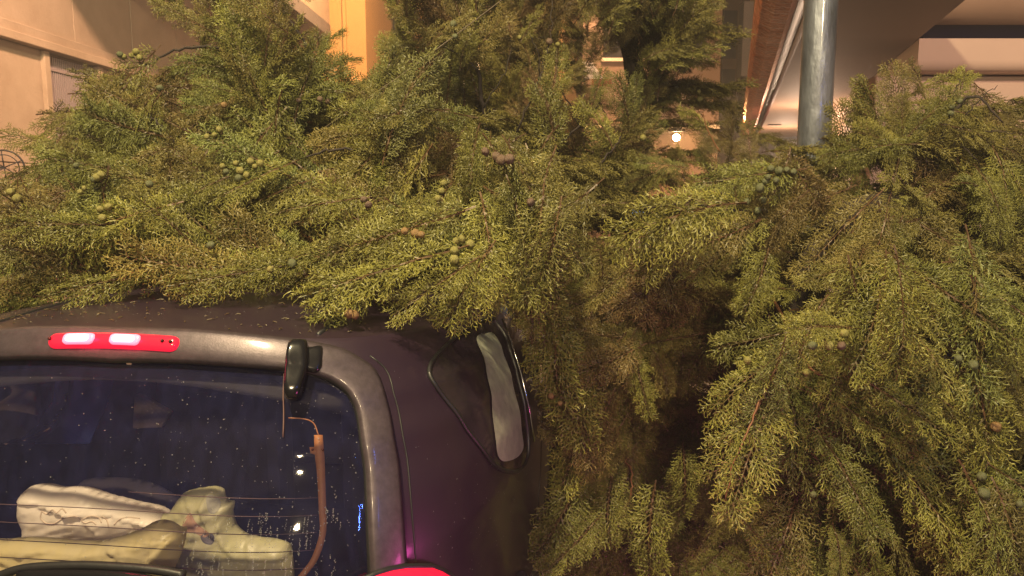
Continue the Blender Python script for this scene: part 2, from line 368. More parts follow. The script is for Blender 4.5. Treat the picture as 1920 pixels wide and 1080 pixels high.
# ---- building in the middle distance -------------------------------------
MB = thing('apartment_block', 'brown and ochre apartment block seen through the upright branches in the middle', 'building', (0, 21, 0))
def fx(px): return at(px, 150, 21).x
def fz(py): return at(960, py, 21).z
box('wall', (fx(692), 0, 0), (fx(1090), 8, 14), M['brown_wall'], MB)
for (x0, y0, x1, y1, mm, dep) in ((700, -40, 820, 300, 'ochre', .15), (985, 72, 1040, 215, 'shutter', .10), (965, 130, 985, 215, 'olive', .06), (1046, 30, 1090, 430, 'ochre', .25),
                             (830, 70, 950, 82, 'maroon', .2), (938, -40, 946, 66, 'maroon', .25), (830, 84, 960, 230, 'olive', .08), (990, 222, 1045, 330, 'olive', .12)):
    box('facade_panel', (fx(x0), -dep, fz(y1)), (fx(x1), -0.002, fz(y0)), M[mm], MB, 0.01)
for (x0, y0, x1, y1) in ((850, 110, 900, 210), (845, -30, 900, 50), (740, 40, 780, 160), (960, -30, 1000, 40), (1010, -30, 1040, 40)):
    zz = .17 if x0 == 740 else .1
    wn = box('window', (fx(x0), -zz, fz(y1)), (fx(x1), -zz+.01+.0, fz(y0)), M['window'], MB)
    box('frame', (fx(x0)-.06, -zz-.03, fz(y0)), (fx(x1)+.06, -zz+.05, fz(y0)+.08), M['maroon'], wn)
box('balcony', (fx(960), -1.0, fz(222)), (fx(1045), -.13, fz(214)), M['slab'], MB)
# small shop awning beside it
AW = thing('shop_awning', 'small white shop awning with red valance behind the upright branches', 'awning', at(1112, 145, 17))
pyd('canopy', [(-.20, 0, .0), (.22, 0, 0), (.02, .5, .42), (-.20, .5, .42), (-.20, 0, -.03), (.22, 0, -.03), (.02, .5, .39), (-.20, .5, .39)], [(0, 1, 2, 3), (7, 6, 5, 4), (0, 4, 5, 1), (1, 5, 6, 2), (2, 6, 7, 3), (3, 7, 4, 0)], M['white_awning'], AW)
box('valance', (-.03, -.02, -.20), (.42, -.005, -.035), M['red_awning'], AW)
box('side_post', (-.20, .0, -3.3), (-.17, .03, -.03), M['iron'], AW)

# ---- far block between, carries the lit lantern ---------------------------
FB = thing('brown_building', 'brown rendered building with a lit lantern behind the tree', 'building', (0, 19, 0))
def gx(px): return at(px, 150, 19).x
def gz(py): return at(960, py, 19).z
box('wall', (gx(1092), 0, 0), (gx(1350), 6, 9), M['brown_wall'], FB)
for (x0, y0, x1, y1) in ((1130, 20, 1170, 110), (1200, 20, 1240, 110), (1280, 20, 1320, 110)):
    wn = box('window', (gx(x0), -.02, gz(y1)), (gx(x1), -.002, gz(y0)), M['window'], FB)
    box('sill', (gx(x0)-.05, -.12, gz(y1)-.08), (gx(x1)+.05, -.021, gz(y1)), M['plaster'], wn)
box('cornice', (gx(1092), -.15, gz(242)), (gx(1350), -.002, gz(235)), M['plaster'], FB)
lp = at(1268, 258, 17.6)
LN = thing('street_lantern', 'lit lantern glowing bright yellow on the brown wall behind the twigs', 'lamp', lp)
bm = bmesh.new(); bmesh.ops.create_icosphere(bm, subdivisions=2, radius=.085); bm_obj('bulb_glass', bm, M['lampglow'], LN, True)
bm = bmesh.new(); bmesh.ops.create_cone(bm, cap_ends=True, segments=12, radius1=.22, radius2=.05, depth=.12, matrix=Matrix.Translation((0, 0, .19))); bm_obj('lamp_shade', bm, M['iron'], LN)
tube('lamp_arm', [(0, 0, .26), (0, .6, .40), (0, 1.38, .30)], .03, .03, M['iron'], LN)
point_light('lantern_light', lp+Vector((0, -.35, -.05)), 300, (1.0, 0.55, 0.2), .1)

# ---- balconied building at right of centre --------------------------------
BB = thing('balcony_building', 'tall building with stacked railed balconies left of the copper roof edge', 'building', (0, 23, 0))
def hx(px): return at(px, 150, 23).x
def hz(py): return at(960, py, 23).z
box('wall', (hx(1352), 0, 0), (hx(1470), 6, 14), M['brown_wall'], BB)
box('corner_pier', (hx(1384), -.9, 0), (hx(1397), -.002, hz(150)), M['pinkwall'], BB, .02)
box('corner_pier', (hx(1380), -.5, hz(148)), (hx(1398), -.002, hz(10)), M['pinkwall'], BB, .02)
for k, (zb) in enumerate((108, 262, -45)):
    sl = box('balcony', (hx(1396), -1.3, hz(zb)-.0), (hx(1460), -.002, hz(zb-10)), M['plaster'], BB, .01)
    z0 = hz(zb-10)
    box('rail', (hx(1396), -1.3, z0+.95), (hx(1460), -1.25, z0+1.0), M['iron'], sl)
    for j in range(12):
        xx = hx(1396)+(hx(1460)-hx(1396))*j/11
        box('baluster', (xx-.012, -1.29, z0), (xx+.012, -1.265, z0+.949), M['iron'], sl)
for (x0, y0, x1, y1) in ((1352, 20, 1378, 110), (1352, 130, 1378, 165), (1400, 55, 1418, 90), (1402, 195, 1420, 240)):
    wn = box('window', (hx(x0), -.03, hz(y1)), (hx(x1), -.003, hz(y0)), M['window'], BB)
box('facade_panel', (hx(1400), -.025, hz(52)), (hx(1440), -.003, hz(0)), M['ochre'], BB)
box('facade_panel', (hx(1400), -.025, hz(190)), (hx(1440), -.003, hz(125)), M['olive'], BB)

# ---- right building: canopy with copper edge, rolled fascias ---------------
D = Vector((math.sin(math.radians(16.65)), math.cos(math.radians(16.65)), 0)); Rn = Vector((D.y, -D.x, 0))
RB = thing('canopy_building', 'building at the right with copper edged canopy and rounded pale fascia bands', 'building', (0, 0, 0))
cz = 3.2
c0 = atz(1437, 0, cz)
def canopy_pt(s, lat, z): return c0+D*s+Rn*lat+Vector((0, 0, z-cz))
def sweep(name, prof, s0, s1, m, n=2, smooth=True):
    vs = []; fs = []
    k = len(prof)
    for i in range(n):
        s = s0+(s1-s0)*i/(n-1)
        for (l, z) in prof: vs.append(canopy_pt(s, l, z))
    for i in range(n-1):
        for j in range(k):
            j2 = (j+1) % k; fs.append((i*k+j, i*k+j2, (i+1)*k+j2, (i+1)*k+j))
    fs.append(tuple(range(k))); fs.append(tuple(reversed(range((n-1)*k, n*k))))
    return pyd(name, vs, fs, m, RB, smooth)
# copper trim: overlapping ribs
vs = []; fs = []
rr = random.Random(3); N = 330; prev = None
for i in range(N):
    s = -3+18.3*i/(N-1)
    b_ = 0.016*(1 if i % 2 else 0)+rr.uniform(0, .006)
    prof = [(-.01-b_, .34), (-.05-b_, .22), (-.055-b_, .08), (-.02-b_, -.03-b_*.5), (.06, -.075-b_*.6), (.17, -.09-b_*.6), (.22, -.05)]
    for (l, z) in prof: vs.append(canopy_pt(s, l, cz+z))
    if i:
        for j in range(6):
            a = (i-1)*7+j; fs.append((a, a+1, a+8, a+7))
fs.append(tuple(range(6, -1, -1))); fs.append(tuple(range((N-1)*7, N*7)))
pyd('copper_trim', vs, fs, M['copper'], RB, False)
sweep('gutter_shadow_gap', [(.23, cz-.03), (.30, cz-.03), (.30, cz+.2), (.23, cz+.2)], -3, 15.3, M['rubber'])
sweep('drip_moulding', [(.302, cz-.06), (.345, cz-.075), (.36, cz-.02), (.36, cz+.2), (.302, cz+.2)], -3, 15.3, M['maroon'])
sweep('canopy_soffit', [(.362, cz-.01), (1.45, cz-.01), (1.45, cz+.3), (.362, cz+.3)], -3, 15.3, M['soffit'], smooth=False)
bm = bmesh.new(); box_bm(bm, (-.14, -.05, -.02), (.14, .05, .0), .01, Matrix.Translation(atz(1452, 233, cz-.01)+Vector((0, 0, -.005)))); bm_obj('ceiling_light_fitting', bm, M['slab'], RB)
for (s_, l_) in ((7.5, .95), (12.0, .9)):
    point_light('soffit_fill_light', canopy_pt(s_, l_, cz-.75), 120, (1.0, .68, .46), .08)  # added lights without fittings, lift the dark soffit
# rolled fascia bands turning the corner
def band(name, corner, z0, z1, rad, m, far=14, right=9.0, back=.8):
    # profile (depth behind the face, z) with rounded bottom edge; swept along the two legs
    prof = [(back, z1), (0.0, z1)]
    n = 7
    for k in range(n):
        a = math.pi/2*k/(n-1)
        prof.append((rad-rad*math.cos(a), z0+rad-rad*math.sin(a)))
    prof.append((back, z0))
    E = Vector((1, 0, 0))
    P0 = corner+D*far; P1 = corner; P2 = corner+E*right
    inn0 = Rn; inn2 = Vector((0, 1, 0)); mit = (D+E).normalized()
    mit = mit/ mit.dot(Rn)
    vs = []; k = len(prof)
    for (P, nn) in ((P0, inn0), (P1, mit), (P2, inn2)):
        for (dd, z) in prof: vs.append(Vector((P.x, P.y, 0))+nn*dd+Vector((0, 0, z)))
    fs = []
    for i in range(2):
        for j in range(k):
            j2 = (j+1) % k; fs.append((i*k+j, (i+1)*k+j, (i+1)*k+j2, i*k+j2))
    o = pyd(name, vs, fs, m, RB, True)
    md = o.modifiers.new('e', 'EDGE_SPLIT'); md.split_angle = math.radians(35)
    return o
cA = at(1692, 33, 7.0)
band('fascia_band', cA, cA.z, cA.z+.85, .22, M['roll'], back=.30)
cB = at(1722, 100, 7.35)
zb1 = at(1800, 72, 7.35).z; zb0 = at(1800, 132, 7.35).z
band('fascia_band', cB, zb0, zb1, .10, M['pinkwall'])
cC = at(1800, 137, 7.55)
zc1 = at(1800, 141, 7.6).z
o = box('wall', (at(1640, 200, 7.62).x, 7.62, 0), (14, 8.1, zc1), M['pinkwall'], RB, .02)
box('glazing_strip', (cB.x+.25, 7.75, zb1+.001), (13, 7.9, cA.z+.3), M['blue_strip'], RB)
box('glazing_strip', (cB.x+.15, 7.8, zc1+.001), (13, 7.95, zb0+.05), M['blue_strip'], RB)
# flat wall behind, closing the entrance
bm = bmesh.new(); p = canopy_pt(3, 1.47, 0)
sweep('back_wall', [(1.47, 0.1), (1.7, 0.1), (1.7, cz+.4), (1.47, cz+.4)], 2.5, 15.3, M['soffit'], smooth=False)

# ---- galvanised pole -------------------------------------------------------
pb = at(1508, 470, 3.45); pole_x = at(1524, 300, 3.45).x
vs, fs = tube_data([(pole_x, 3.45, 0.12), (pole_x, 3.45, 6.0)], [.073, .073], 32)
po = pyd('sign_pole', vs, fs, M['galv'], None, True); tag(po, 'galvanised round steel pole rising through the foliage at the right', 'pole')
po.modifiers.new('e', 'EDGE_SPLIT')
vs, fs = tube_data([(pole_x, 3.45, .118), (pole_x, 3.45, .135)], [.14, .14], 24); pyd('base_plate', vs, fs, M['galv'], po)
# blue sign and cable
sg = at(1196, 392, 6.0)
SG = thing('shop_sign', 'small lit blue sign glimpsed through the gap in the middle of the foliage', 'sign', sg)
box('face', (-.05, 0, -.06), (.05, .02, .05), M['blue_sign'], SG, .004); box('housing', (-.06, .021, -.07), (.06, .10, .06), M['iron'], SG, .004)
tube('sign_post', [(0, .06, -.07), (0, .06, -1.4)], .02, .02, M['iron'], SG, 6, 1)
tube_o = tube('overhead_cable', [at(590, 252, 2.95), at(612, 237, 2.85), at(770, 128, 2.8), at(930, 8, 2.95), at(1010, -55, 3.2), at(1100, -130, 3.6)], .0018, .0018, M['cable'], None, 6, 6)
tag(tube_o, 'thin grey cable running diagonally down into the foliage', 'cable')

# ================================================================== THE CAR
YAW = math.radians(6.6)
Fv = Vector((math.sin(YAW), math.cos(YAW), 0)); Rv = Vector((math.cos(YAW), -math.sin(YAW), 0))
O3 = at(225, 643, 1.60); O3 = Vector((O3.x, O3.y, 0))
CARM = Matrix(((Rv.x, Fv.x, 0, O3.x), (Rv.y, Fv.y, 0, O3.y), (0, 0, 1, 0), (0, 0, 0, 1)))
CINV = CARM.inverted()
car = thing('parked_car', 'dark aubergine hatchback with lit brake light and silver rear window frame under the fallen tree', 'car', (O3.x, O3.y, 0), rz=-YAW)
def lerp_tab(tab, z):
    if z <= tab[0][0]: return tab[0][1]
    for (a, va), (b, vb) in zip(tab, tab[1:]):
        if z <= b:
            t = (z-a)/(b-a); t2 = t*t*(3-2*t)*0.35+t*0.65
            return va+(vb-va)*t2
    return tab[-1][1]
ZTOP = 1.45
TA = [(.22, .74), (.35, .82), (.6, .835), (.85, .846), (.95, .848), (1.1, .830), (1.22, .795), (1.32, .755), (1.40, .70), (1.45, .65)]
TR = [(.22, -.22), (.4, -.30), (.7, -.285), (.85, -.245), (1.0, -.19), (1.2, -.105), (1.32, -.05), (1.40, -.014), (1.45, .014)]
TF = [(.22, 3.25), (.4, 3.42), (.7, 3.40), (.86, 3.30), (.93, 3.0), (.98, 2.72), (1.1, 2.5), (1.25, 2.2), (1.38, 1.95), (1.45, 1.80)]
NE = 3.6
def sect(z):
    a = lerp_tab(TA, z); r = lerp_tab(TR, z); f = lerp_tab(TF, z)
    return a, (r+f)/2, (f-r)/2
def roof_z(s): return ZTOP+.036*(1-s**2.6)
CW = .22
def wgt(z):
    t = min(1, max(0, (z-1.05)/.40)); return t*t*(3-2*t)
def uu_(u): return u*u/(1+u*u/.4)
def warp(p): return Vector((p[0], p[1], p[2]-CW*uu_(p[0])*wgt(p[2])))
def unwarp(p):
    z = p[2]
    for _ in range(12): z = p[2]+CW*uu_(p[0])*wgt(z)
    return Vector((p[0], p[1], z))
def implicit(p):
    if p[2] > .9: p = unwarp(p)
    u, v, z = p
    if z <= ZTOP:
        a, c, b = sect(z); return abs(u/a)**NE+abs((v-c)/b)**NE-1
    a, c, b = sect(ZTOP); q = (abs(u/a)**NE+abs((v-c)/b)**NE)**(1/NE)
    if q >= 1: return q-1+.01
    return (z-roof_z(q))*20
def hit(px, py, far=False, raw=False):
    """point of the body surface seen at this pixel, in the car's own coordinates"""
    o = CINV @ Vector((0, 0, H)); d = (CINV.to_3x3() @ ray(px, py)).normalized()
    t = .6; pv = implicit(o+d*t); res = None
    while t < 7:
        t2 = t+.01; v = implicit(o+d*t2)
        if (pv > 0 >= v) and not far or (far and pv < 0 <= v):
            lo, hi = t, t2
            for _ in range(20):
                mm = (lo+hi)/2
                if (implicit(o+d*mm) > 0) == (pv > 0): lo = mm
                else: hi = mm
            return unwarp(o+d*lo) if not raw else o+d*lo
        pv = v; t = t2
    return None
def rear_v(u, z):
    a, c, b = sect(min(z, ZTOP)); q = min(abs(u/a), .985)
    return c-b*(1-q**NE)**(1/NE)
def side_u(v, z):
    a, c, b = sect(min(z, ZTOP)); q = min(abs((v-c)/b), .99)
    return a*(1-q**NE)**(1/NE)
def rear_norm(u, z):
    e = .004
    du = (rear_v(u+e, z)-rear_v(u-e, z))/(2*e); dz = (rear_v(u, z+e)-rear_v(u, z-e))/(2*e)
    return Vector((du, -1, dz)).normalized()
def rear_pt(u, z, off): return warp(Vector((u, rear_v(u, z), z))+rear_norm(u, z)*off)

def hits(lst, far=False):
    out = []
    for (x, y) in lst:
        h = hit(x, y, far)
        if h is None: print('MISS', x, y, far); continue
        out.append(h)
    return out
outer_px = [(225, 622), (400, 627), (540, 641), (600, 652), (645, 663), (685, 686), (708, 717), (720, 760), (733, 830), (745, 930), (753, 1040), (758, 1120)]
inner_px = [(225, 675), (400, 679), (540, 690), (600, 703), (638, 722), (660, 745), (674, 785), (683, 850), (690, 940), (694, 1040), (697, 1120)]
OH = [(h.x, h.z) for h in hits(outer_px)]; IH = [(h.x, h.z) for h in hits(inner_px)]
print('outer', [(round(a, 3), round(b, 3)) for a, b in OH]); print('inner', [(round(a, 3), round(b, 3)) for a, b in IH])
def close_outline(right, zb, ub):
    # right half from top centre downwards; add bottom, mirror
    r = [(0.0, right[0][1])]+[p for p in right[1:]]+[(ub, zb+.05), (ub-.06, zb), (0, zb)]
    pts = smooth_path([Vector((u, 0, z)) for u, z in r], 8)
    pts = [(p.x, p.z) for p in pts]
    left = [(-u, z) for u, z in reversed(pts[1:-1])]
    return pts+left
zbI, zbO = .86, .80
outerO = close_outline(OH, zbO, OH[-1][0]+.012); innerO = close_outline(IH, zbI, IH[-1][0]+.008)
def resample(o, n):
    # resample a closed outline by angle-free arc length, starting at its first point
    P = o+[o[0]]; L = [0]
    for a, b in zip(P, P[1:]): L.append(L[-1]+math.hypot(a[0]-b[0], a[1]-b[1]))
    out = []; j = 0
    for k in range(n):
        s = L[-1]*k/n
        while L[j+1] < s: j += 1
        t = (s-L[j])/max(1e-9, L[j+1]-L[j]); a, b = P[j], P[j+1]
        out.append((a[0]+(b[0]-a[0])*t, a[1]+(b[1]-a[1])*t))
    return out
NR = 180
oo = resample(outerO, NR); ii = resample(innerO, NR)
def in_poly(x, y, P):
    c = False; j = len(P)-1
    for i in range(len(P)):
        if (P[i][1] > y) != (P[j][1] > y) and x < (P[j][0]-P[i][0])*(y-P[i][1])/(P[j][1]-P[i][1])+P[i][0]: c = not c
        j = i
    return c
# ---- side windows (car coordinates, v and z) --------------------------------
q_out = hits([(803, 700), (828, 655), (868, 622), (914, 596), (938, 618), (962, 680), (980, 752), (988, 820), (984, 866), (965, 884), (925, 872), (880, 815), (830, 745)])
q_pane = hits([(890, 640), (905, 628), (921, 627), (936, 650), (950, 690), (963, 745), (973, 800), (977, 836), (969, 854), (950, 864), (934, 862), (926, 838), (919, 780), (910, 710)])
print('quarter', [(round(h.x, 2), round(h.y, 2), round(h.z, 2)) for h in q_out])
def sm_closed(pts, sub=6):
    n = len(pts); out = []
    for i in range(n):
        a, b, c, d = pts[(i-1) % n], pts[i], pts[(i+1) % n], pts[(i+2) % n]
        for s in range(sub):
            t = s/sub
            out.append(tuple(0.5*((2*b[k])+(-a[k]+c[k])*t+(2*a[k]-5*b[k]+4*c[k]-d[k])*t*t+(-a[k]+3*b[k]-3*c[k]+d[k])*t**3) for k in range(2)))
    return out
left_win = hits([(0, 712), (70, 708), (134, 708), (128, 750), (105, 790), (60, 822), (0, 833), (-60, 838), (-120, 830), (-160, 770), (-140, 715), (-60, 712)], True)
print('leftwin', [(round(h.x, 2), round(h.y, 2), round(h.z, 2)) for h in left_win])
LWp = [(h.y, h.z) for h in left_win]
QWp = sm_closed([(h.y, h.z) for h in q_out])

NS, NZ, NC = 300, 76, 26
vs = []; fs = []
def ring(z, s=1.0, zz=None):
    a, c, b = sect(z); out = []
    for k in range(NS):
        t = 2*math.pi*k/NS; cs, sn = math.cos(t), math.sin(t)
        x = math.copysign(abs(cs)**(2/NE), cs)*a*s; y = math.copysign(abs(sn)**(2/NE), sn)*b*s+c
        out.append((x, y, z if zz is None else zz))
    return out
zs = [.22+(ZTOP-.22)*(i/NZ) for i in range(NZ+1)]
for z in zs: vs += ring(z)
for j in range(1, NC+1):
    s = math.cos(math.pi/2*j/NC*.98)
    vs += ring(ZTOP, s, roof_z(s))
nrow = NZ+1+NC
windshield = lambda x, y, z: z > 1.0 and z < 1.385 and y > 1.7 and abs(x) < .70
front_side = lambda x, y, z: abs(x) > .5 and 1.25 < y < 2.25 and .985 < z < 1.35
for i in range(nrow-1):
    for k in range(NS):
        k2 = (k+1) % NS; q = (i*NS+k, i*NS+k2, (i+1)*NS+k2, (i+1)*NS+k)
        c = [sum(vs[t][m_] for t in q)/4 for m_ in range(3)]
        if i < NZ:
            if c[1] < .25 and in_poly(c[0], c[2], [((a[0]+b[0])/2, (a[1]+b[1])/2) for a, b in zip(oo, ii)]): continue
            if c[0] < -.3 and in_poly(c[1], c[2], LWp): continue
            if windshield(*c) or front_side(*c): continue
        fs.append(q)
fs.append(tuple(range((nrow-1)*NS, nrow*NS)))
vs = [warp(v) for v in vs]
body = pyd('body', vs, fs, M['paint'], car, True)
sol = body.modifiers.new('s', 'SOLIDIFY'); sol.thickness = .02; sol.offset = -1
body.data.materials.append(M['inner']); sol.material_offset = 1; sol.material_offset_rim = 0

# silver surround of the rear window
vs = []; fs = []; K = 9
for j in range(K):
    t = j/(K-1)
    prof = .0055*max(0, math.sin(math.pi*t))**.22+.002
    for (a, b) in zip(oo, ii):
        u = a[0]+(b[0]-a[0])*t; z = a[1]+(b[1]-a[1])*t
        p = rear_pt(u, z, prof); vs.append(p)
for j in range(K-1):
    for k in range(NR):
        k2 = (k+1) % NR; fs.append((j*NR+k, j*NR+k2, (j+1)*NR+k2, (j+1)*NR+k))
fr = pyd('window_surround', vs, fs, M['silver'], car, True)
s2 = fr.modifiers.new('s', 'SOLIDIFY'); s2.thickness = .012; s2.offset = -1
fr.data.update()
sl_ = [rear_pt(u*1.035, .9+(z-.9)*1.02 if z > .9 else z, .0003) for (u, z) in oo if z < OH[0][1]-.03]
vs, fs = tube_data([p for p in sl_ if p.x > 0], [.0022]*len([p for p in sl_ if p.x > 0]), 6); pyd('shut_line', vs, fs, M['rubber'], car, True)
# rubber seal
vs, fs = tube_data([rear_pt(u, z, .001) for (u, z) in ii+[ii[0]]], [.0075]*(NR+1), 8, False)
pyd('window_seal', vs, fs, M['rubber'], car, True)
# rear glass
def disc_on_rear(outl, off, rings=26):
    cu = sum(p[0] for p in outl)/len(outl); czz = sum(p[1] for p in outl)/len(outl)
    vs = []; fs = []; n = len(outl)
    for j in range(rings):
        s = 1-j/rings
        for (u, z) in outl: vs.append(rear_pt(cu+(u-cu)*s, czz+(z-czz)*s, off))
    vs.append(rear_pt(cu, czz, off)); c = len(vs)-1
    for j in range(rings-1):
        for k in range(n):
            k2 = (k+1) % n; fs.append((j*n+k, j*n+k2, (j+1)*n+k2, (j+1)*n+k))
    for k in range(n): fs.append(((rings-1)*n+k, (rings-1)*n+(k+1) % n, c))
    return vs, fs
def glass_grid(outl, off, n=90, k=50):
    W = max(p[0] for p in outl)-.001; vs = []; fs = []; P = outl+[outl[0]]
    for i in range(n):
        u = -W*math.cos(math.pi*i/(n-1)); u = max(-W*.9995, min(W*.9995, u)); zz = []
        for a, b in zip(P, P[1:]):
            if (a[0]-u)*(b[0]-u) <= 0 and a[0] != b[0]: zz.append(a[1]+(b[1]-a[1])*(u-a[0])/(b[0]-a[0]))
        z0_, z1_ = min(zz), max(zz)
        for j in range(k): vs.append(rear_pt(u, z0_+(z1_-z0_)*j/(k-1), off))
    for i in range(n-1):
        for j in range(k-1):
            a = i*k+j; fs.append((a, a+k, a+k+1, a+1))
    return vs, fs
vs, fs = glass_grid(ii, -.003)
rg = pyd('rear_window', vs, fs, M['glass'], car, True)

# black ceramic edge band printed inside the glass at its top (dark header)
def rear_patch(name, us, ztop, zbot, off, m, parent, n=40, k=4):
    vs = []; fs = []
    for i in range(n):
        u = us[0]+(us[1]-us[0])*i/(n-1)
        for j in range(k):
            z = ztop(u)+(zbot(u)-ztop(u))*j/(k-1); vs.append(rear_pt(u, z, off))
    for i in range(n-1):
        for j in range(k-1):
            a = i*k+j; fs.append((a, a+1, a+k+1, a+k))
    o = pyd(name, vs, fs, m, parent, True)
    sd = o.modifiers.new('s', 'SOLIDIFY'); sd.thickness = .002; sd.offset = 0
    return o
zin_top = IH[0][1]
hz_ = [h.z for h in hits([(225, 708)])][0]
rear_patch('headliner_edge', (-.52, .52), lambda u: zin_top-.004-.03*(u/.55)**4-.02*(u/.5)**2, lambda u: hz_-.035*(u/.5)**2-.02*(u/.5)**4, -.030, mat('black_header_band', (.006, .004, .008), .8), car)
# third brake light
bl = hits([(103, 644), (348, 646), (225, 630), (225, 658)])
u0, u1 = bl[0].x, bl[1].x; zt, zbm = bl[2].z, bl[3].z; zm = (zt+zbm)/2; hh = (zt-zbm)/2
def lens(name, ua, ub, z_c, hh, off0, off1, m, parent, endr=1.0, n=36, k=10):
    vs = []; fs = []
    L = ub-ua
    for i in range(n):
        t = i/(n-1); u = ua+L*t
        e = min(t, 1-t)*L/ (hh*1.4*endr) ; w_ = math.sqrt(max(0.0, 1-(1-min(1, e))**2))*.96+.04
        for j in range(k):
            a = -math.pi/2+math.pi*j/(k-1)
            off = off0+(off1-off0)*math.cos(a)**.5*(w_**.5) if math.cos(a) > 1e-6 else off0
            z = z_c+hh*w_*math.sin(a); vs.append(rear_pt(u, z, off))
    for i in range(n-1):
        for j in range(k-1):
            a = i*k+j; fs.append((a, a+k, a+k+1, a+1))
    fs.append(tuple(range(k))); fs.append(tuple(reversed(range((n-1)*k, n*k))))
    return pyd(name, vs, fs, m, parent, True)
bo = lens('brake_light', u0, u1, zm, hh, .008, .032, M['lens_red'], car, 1.1, 48)
for (xa, xb, yc) in ((134, 194, 645), (220, 279, 645)):
    hA = hits([(xa, yc), (xb, yc), ((xa+xb)/2, 636), ((xa+xb)/2, 654)])
    lens('bulb_window', hA[0].x, hA[1].x, zm, (hA[2].z-hA[3].z)/2, .030, .0362, M['lens_warm'], bo, 1.0, 24, 8)
    wI = hA[1].x-hA[0].x; lens('bulb_core', hA[0].x+wI*.10, hA[1].x-wI*.13, zm, (hA[2].z-hA[3].z)/2*.72, .031, .0385, M['lens_hot'], bo, 1.3, 24, 8)
for uu in (u0+.012, u1-.016, u1-.034):
    p = rear_pt(uu, zm, .033)
    bm = bmesh.new(); bmesh.ops.create_uvsphere(bm, u_segments=10, v_segments=6, radius=.0042, matrix=Matrix.Translation(p)); bm_obj('screw', bm, M['screw'], bo, True)

for uu in (u0+.065, u0+.17):
    point_light('brake_lamp_light', CARM @ rear_pt(uu, zm, .075), .45, (1.0, .02, .10), .03)
# solid traced on the rear surface: outline in pixels, offset and thickness
def rear_solid(name, px, off0, off1, m, parent, rings=7, sharp=.5):
    hs = hits(px); ol = sm_closed([(h.x, h.z) for h in hs], 5)
    cu = sum(p[0] for p in ol)/len(ol); czz = sum(p[1] for p in ol)/len(ol); n = len(ol)
    vs = [rear_pt(u, z, off0) for u, z in ol]; fs = []
    for j in range(rings):
        s = 1-(j/rings)**1.6; 
        h_ = off0+(off1-off0)*(1-(1-min(1, (j+.8)/rings*1.6))**2)
        vs += [rear_pt(cu+(u-cu)*s, czz+(z-czz)*s, h_) for u, z in ol]
    for j in range(rings):
        for k in range(n):
            k2 = (k+1) % n; fs.append((j*n+k, j*n+k2, (j+1)*n+k2, (j+1)*n+k))
    fs.append(tuple(range(rings*n, (rings+1)*n))); fs.append(tuple(reversed(range(n))))
    return pyd(name, vs, fs, m, parent, True)
rear_solid('hinge_bracket', [(583, 656), (604, 656), (604, 684), (598, 700), (585, 702), (560, 690), (560, 660)], .004, .028, M['gloss_black'], car)
rear_solid('hinge_cover', [(545, 650), (558, 646), (576, 650), (579, 680), (574, 715), (565, 744), (552, 751), (538, 745), (536, 710), (539, 670)], .010, .052, M['gloss_black'], car)
# thin washer pipe running down the glass from the cover
def rear_tube(name, px, r, off, m, parent, n=6, sub=4):
    hs = hits(px); pts = smooth_path([Vector((h.x, 0, h.z)) for h in hs], sub)
    return_ = [rear_pt(p.x, p.z, off) for p in pts]
    vs, fs = tube_data(return_, [r]*len(return_), n); return pyd(name, vs, fs, m, parent, True)
rear_tube('washer_pipe', [(533, 700), (532, 760), (531, 820)], .0016, .002, M['heat'], car)
rear_tube('connector_wire', [(540, 783), (570, 785), (588, 793), (597, 815)], .0014, -.006, M['orange_strip'], car)
# orange busbar of the heated window
def rear_ribbon(name, px_l, px_r, off, m, parent, thick=.003):
    A = smooth_path([Vector((h.x, 0, h.z)) for h in hits(px_l)], 5); B = smooth_path([Vector((h.x, 0, h.z)) for h in hits(px_r)], 5)
    n = min(len(A), len(B)); vs = []; fs = []
    for a, b in zip(A, B): vs += [rear_pt(a.x, a.z, off), rear_pt((a.x+b.x)/2, (a.z+b.z)/2, off+.0008), rear_pt(b.x, b.z, off)]
    for i in range(n-1):
        for j in range(2): fs.append((i*3+j, i*3+j+1, i*3+j+4, i*3+j+3))
    o = pyd(name, vs, fs, m, parent, True); sd = o.modifiers.new('s', 'SOLIDIFY'); sd.thickness = .0015; return o
bb = rear_ribbon('heater_busbar', [(589, 815), (590, 850), (595, 900), (598, 960), (599, 1000), (585, 1045), (566, 1072), (545, 1095)],
            [(605, 815), (608, 850), (610, 900), (612, 960), (611, 1003), (597, 1048), (577, 1076), (557, 1100)], -.006, M['orange_strip'], car)
rear_ribbon('mounting_tab', [(580, 838), (590, 838)][:2], [(582, 850), (594, 854)][:2], -.0045, M['orange_strip'], bb)
for (x, y) in ((586, 843), (605, 843)):
    h = hits([(x, y)])[0]; bm = bmesh.new(); bmesh.ops.create_uvsphere(bm, u_segments=8, v_segments=5, radius=.003, matrix=Matrix.Translation(rear_pt(h.x, h.z, -.002))); bm_obj('screw', bm, M['screw'], bb, True)
# heating wires: eight printed lines
for k in range(9):
    h = hits([(300, 925+34.5*k if k < 5 else 1060)])[0]; z = h.z if k < 5 else h.z-.036*(k-4)
    us = [-.50+1.0*i/24 for i in range(25)]
    if k == 0: us = [u for u in us if .05 < u]
    rb = hits([(596, 930+30*k if k < 5 else 1050)])[0].x
    us = [u for u in us if u < rb]+[rb]
    vs, fs = tube_data([rear_pt(u, z-.012*(u/.5)**2, -.006) for u in us], [.0010]*len(us), 4)
    pyd('heating_wire', vs, fs, M['heat'], rg, True)
# wiper blade low on the glass
rear_tube('wiper_blade', [(-30, 1098), (10, 1078), (60, 1061), (140, 1056), (220, 1058), (300, 1064), (355, 1073)], .009, .020, M['rubber'], car, 8, 6)
rear_tube('wiper_arm', [(60, 1072), (160, 1070), (260, 1074), (320, 1090), (340, 1130)], .010, .034, M['gloss_black'], car, 8, 6)

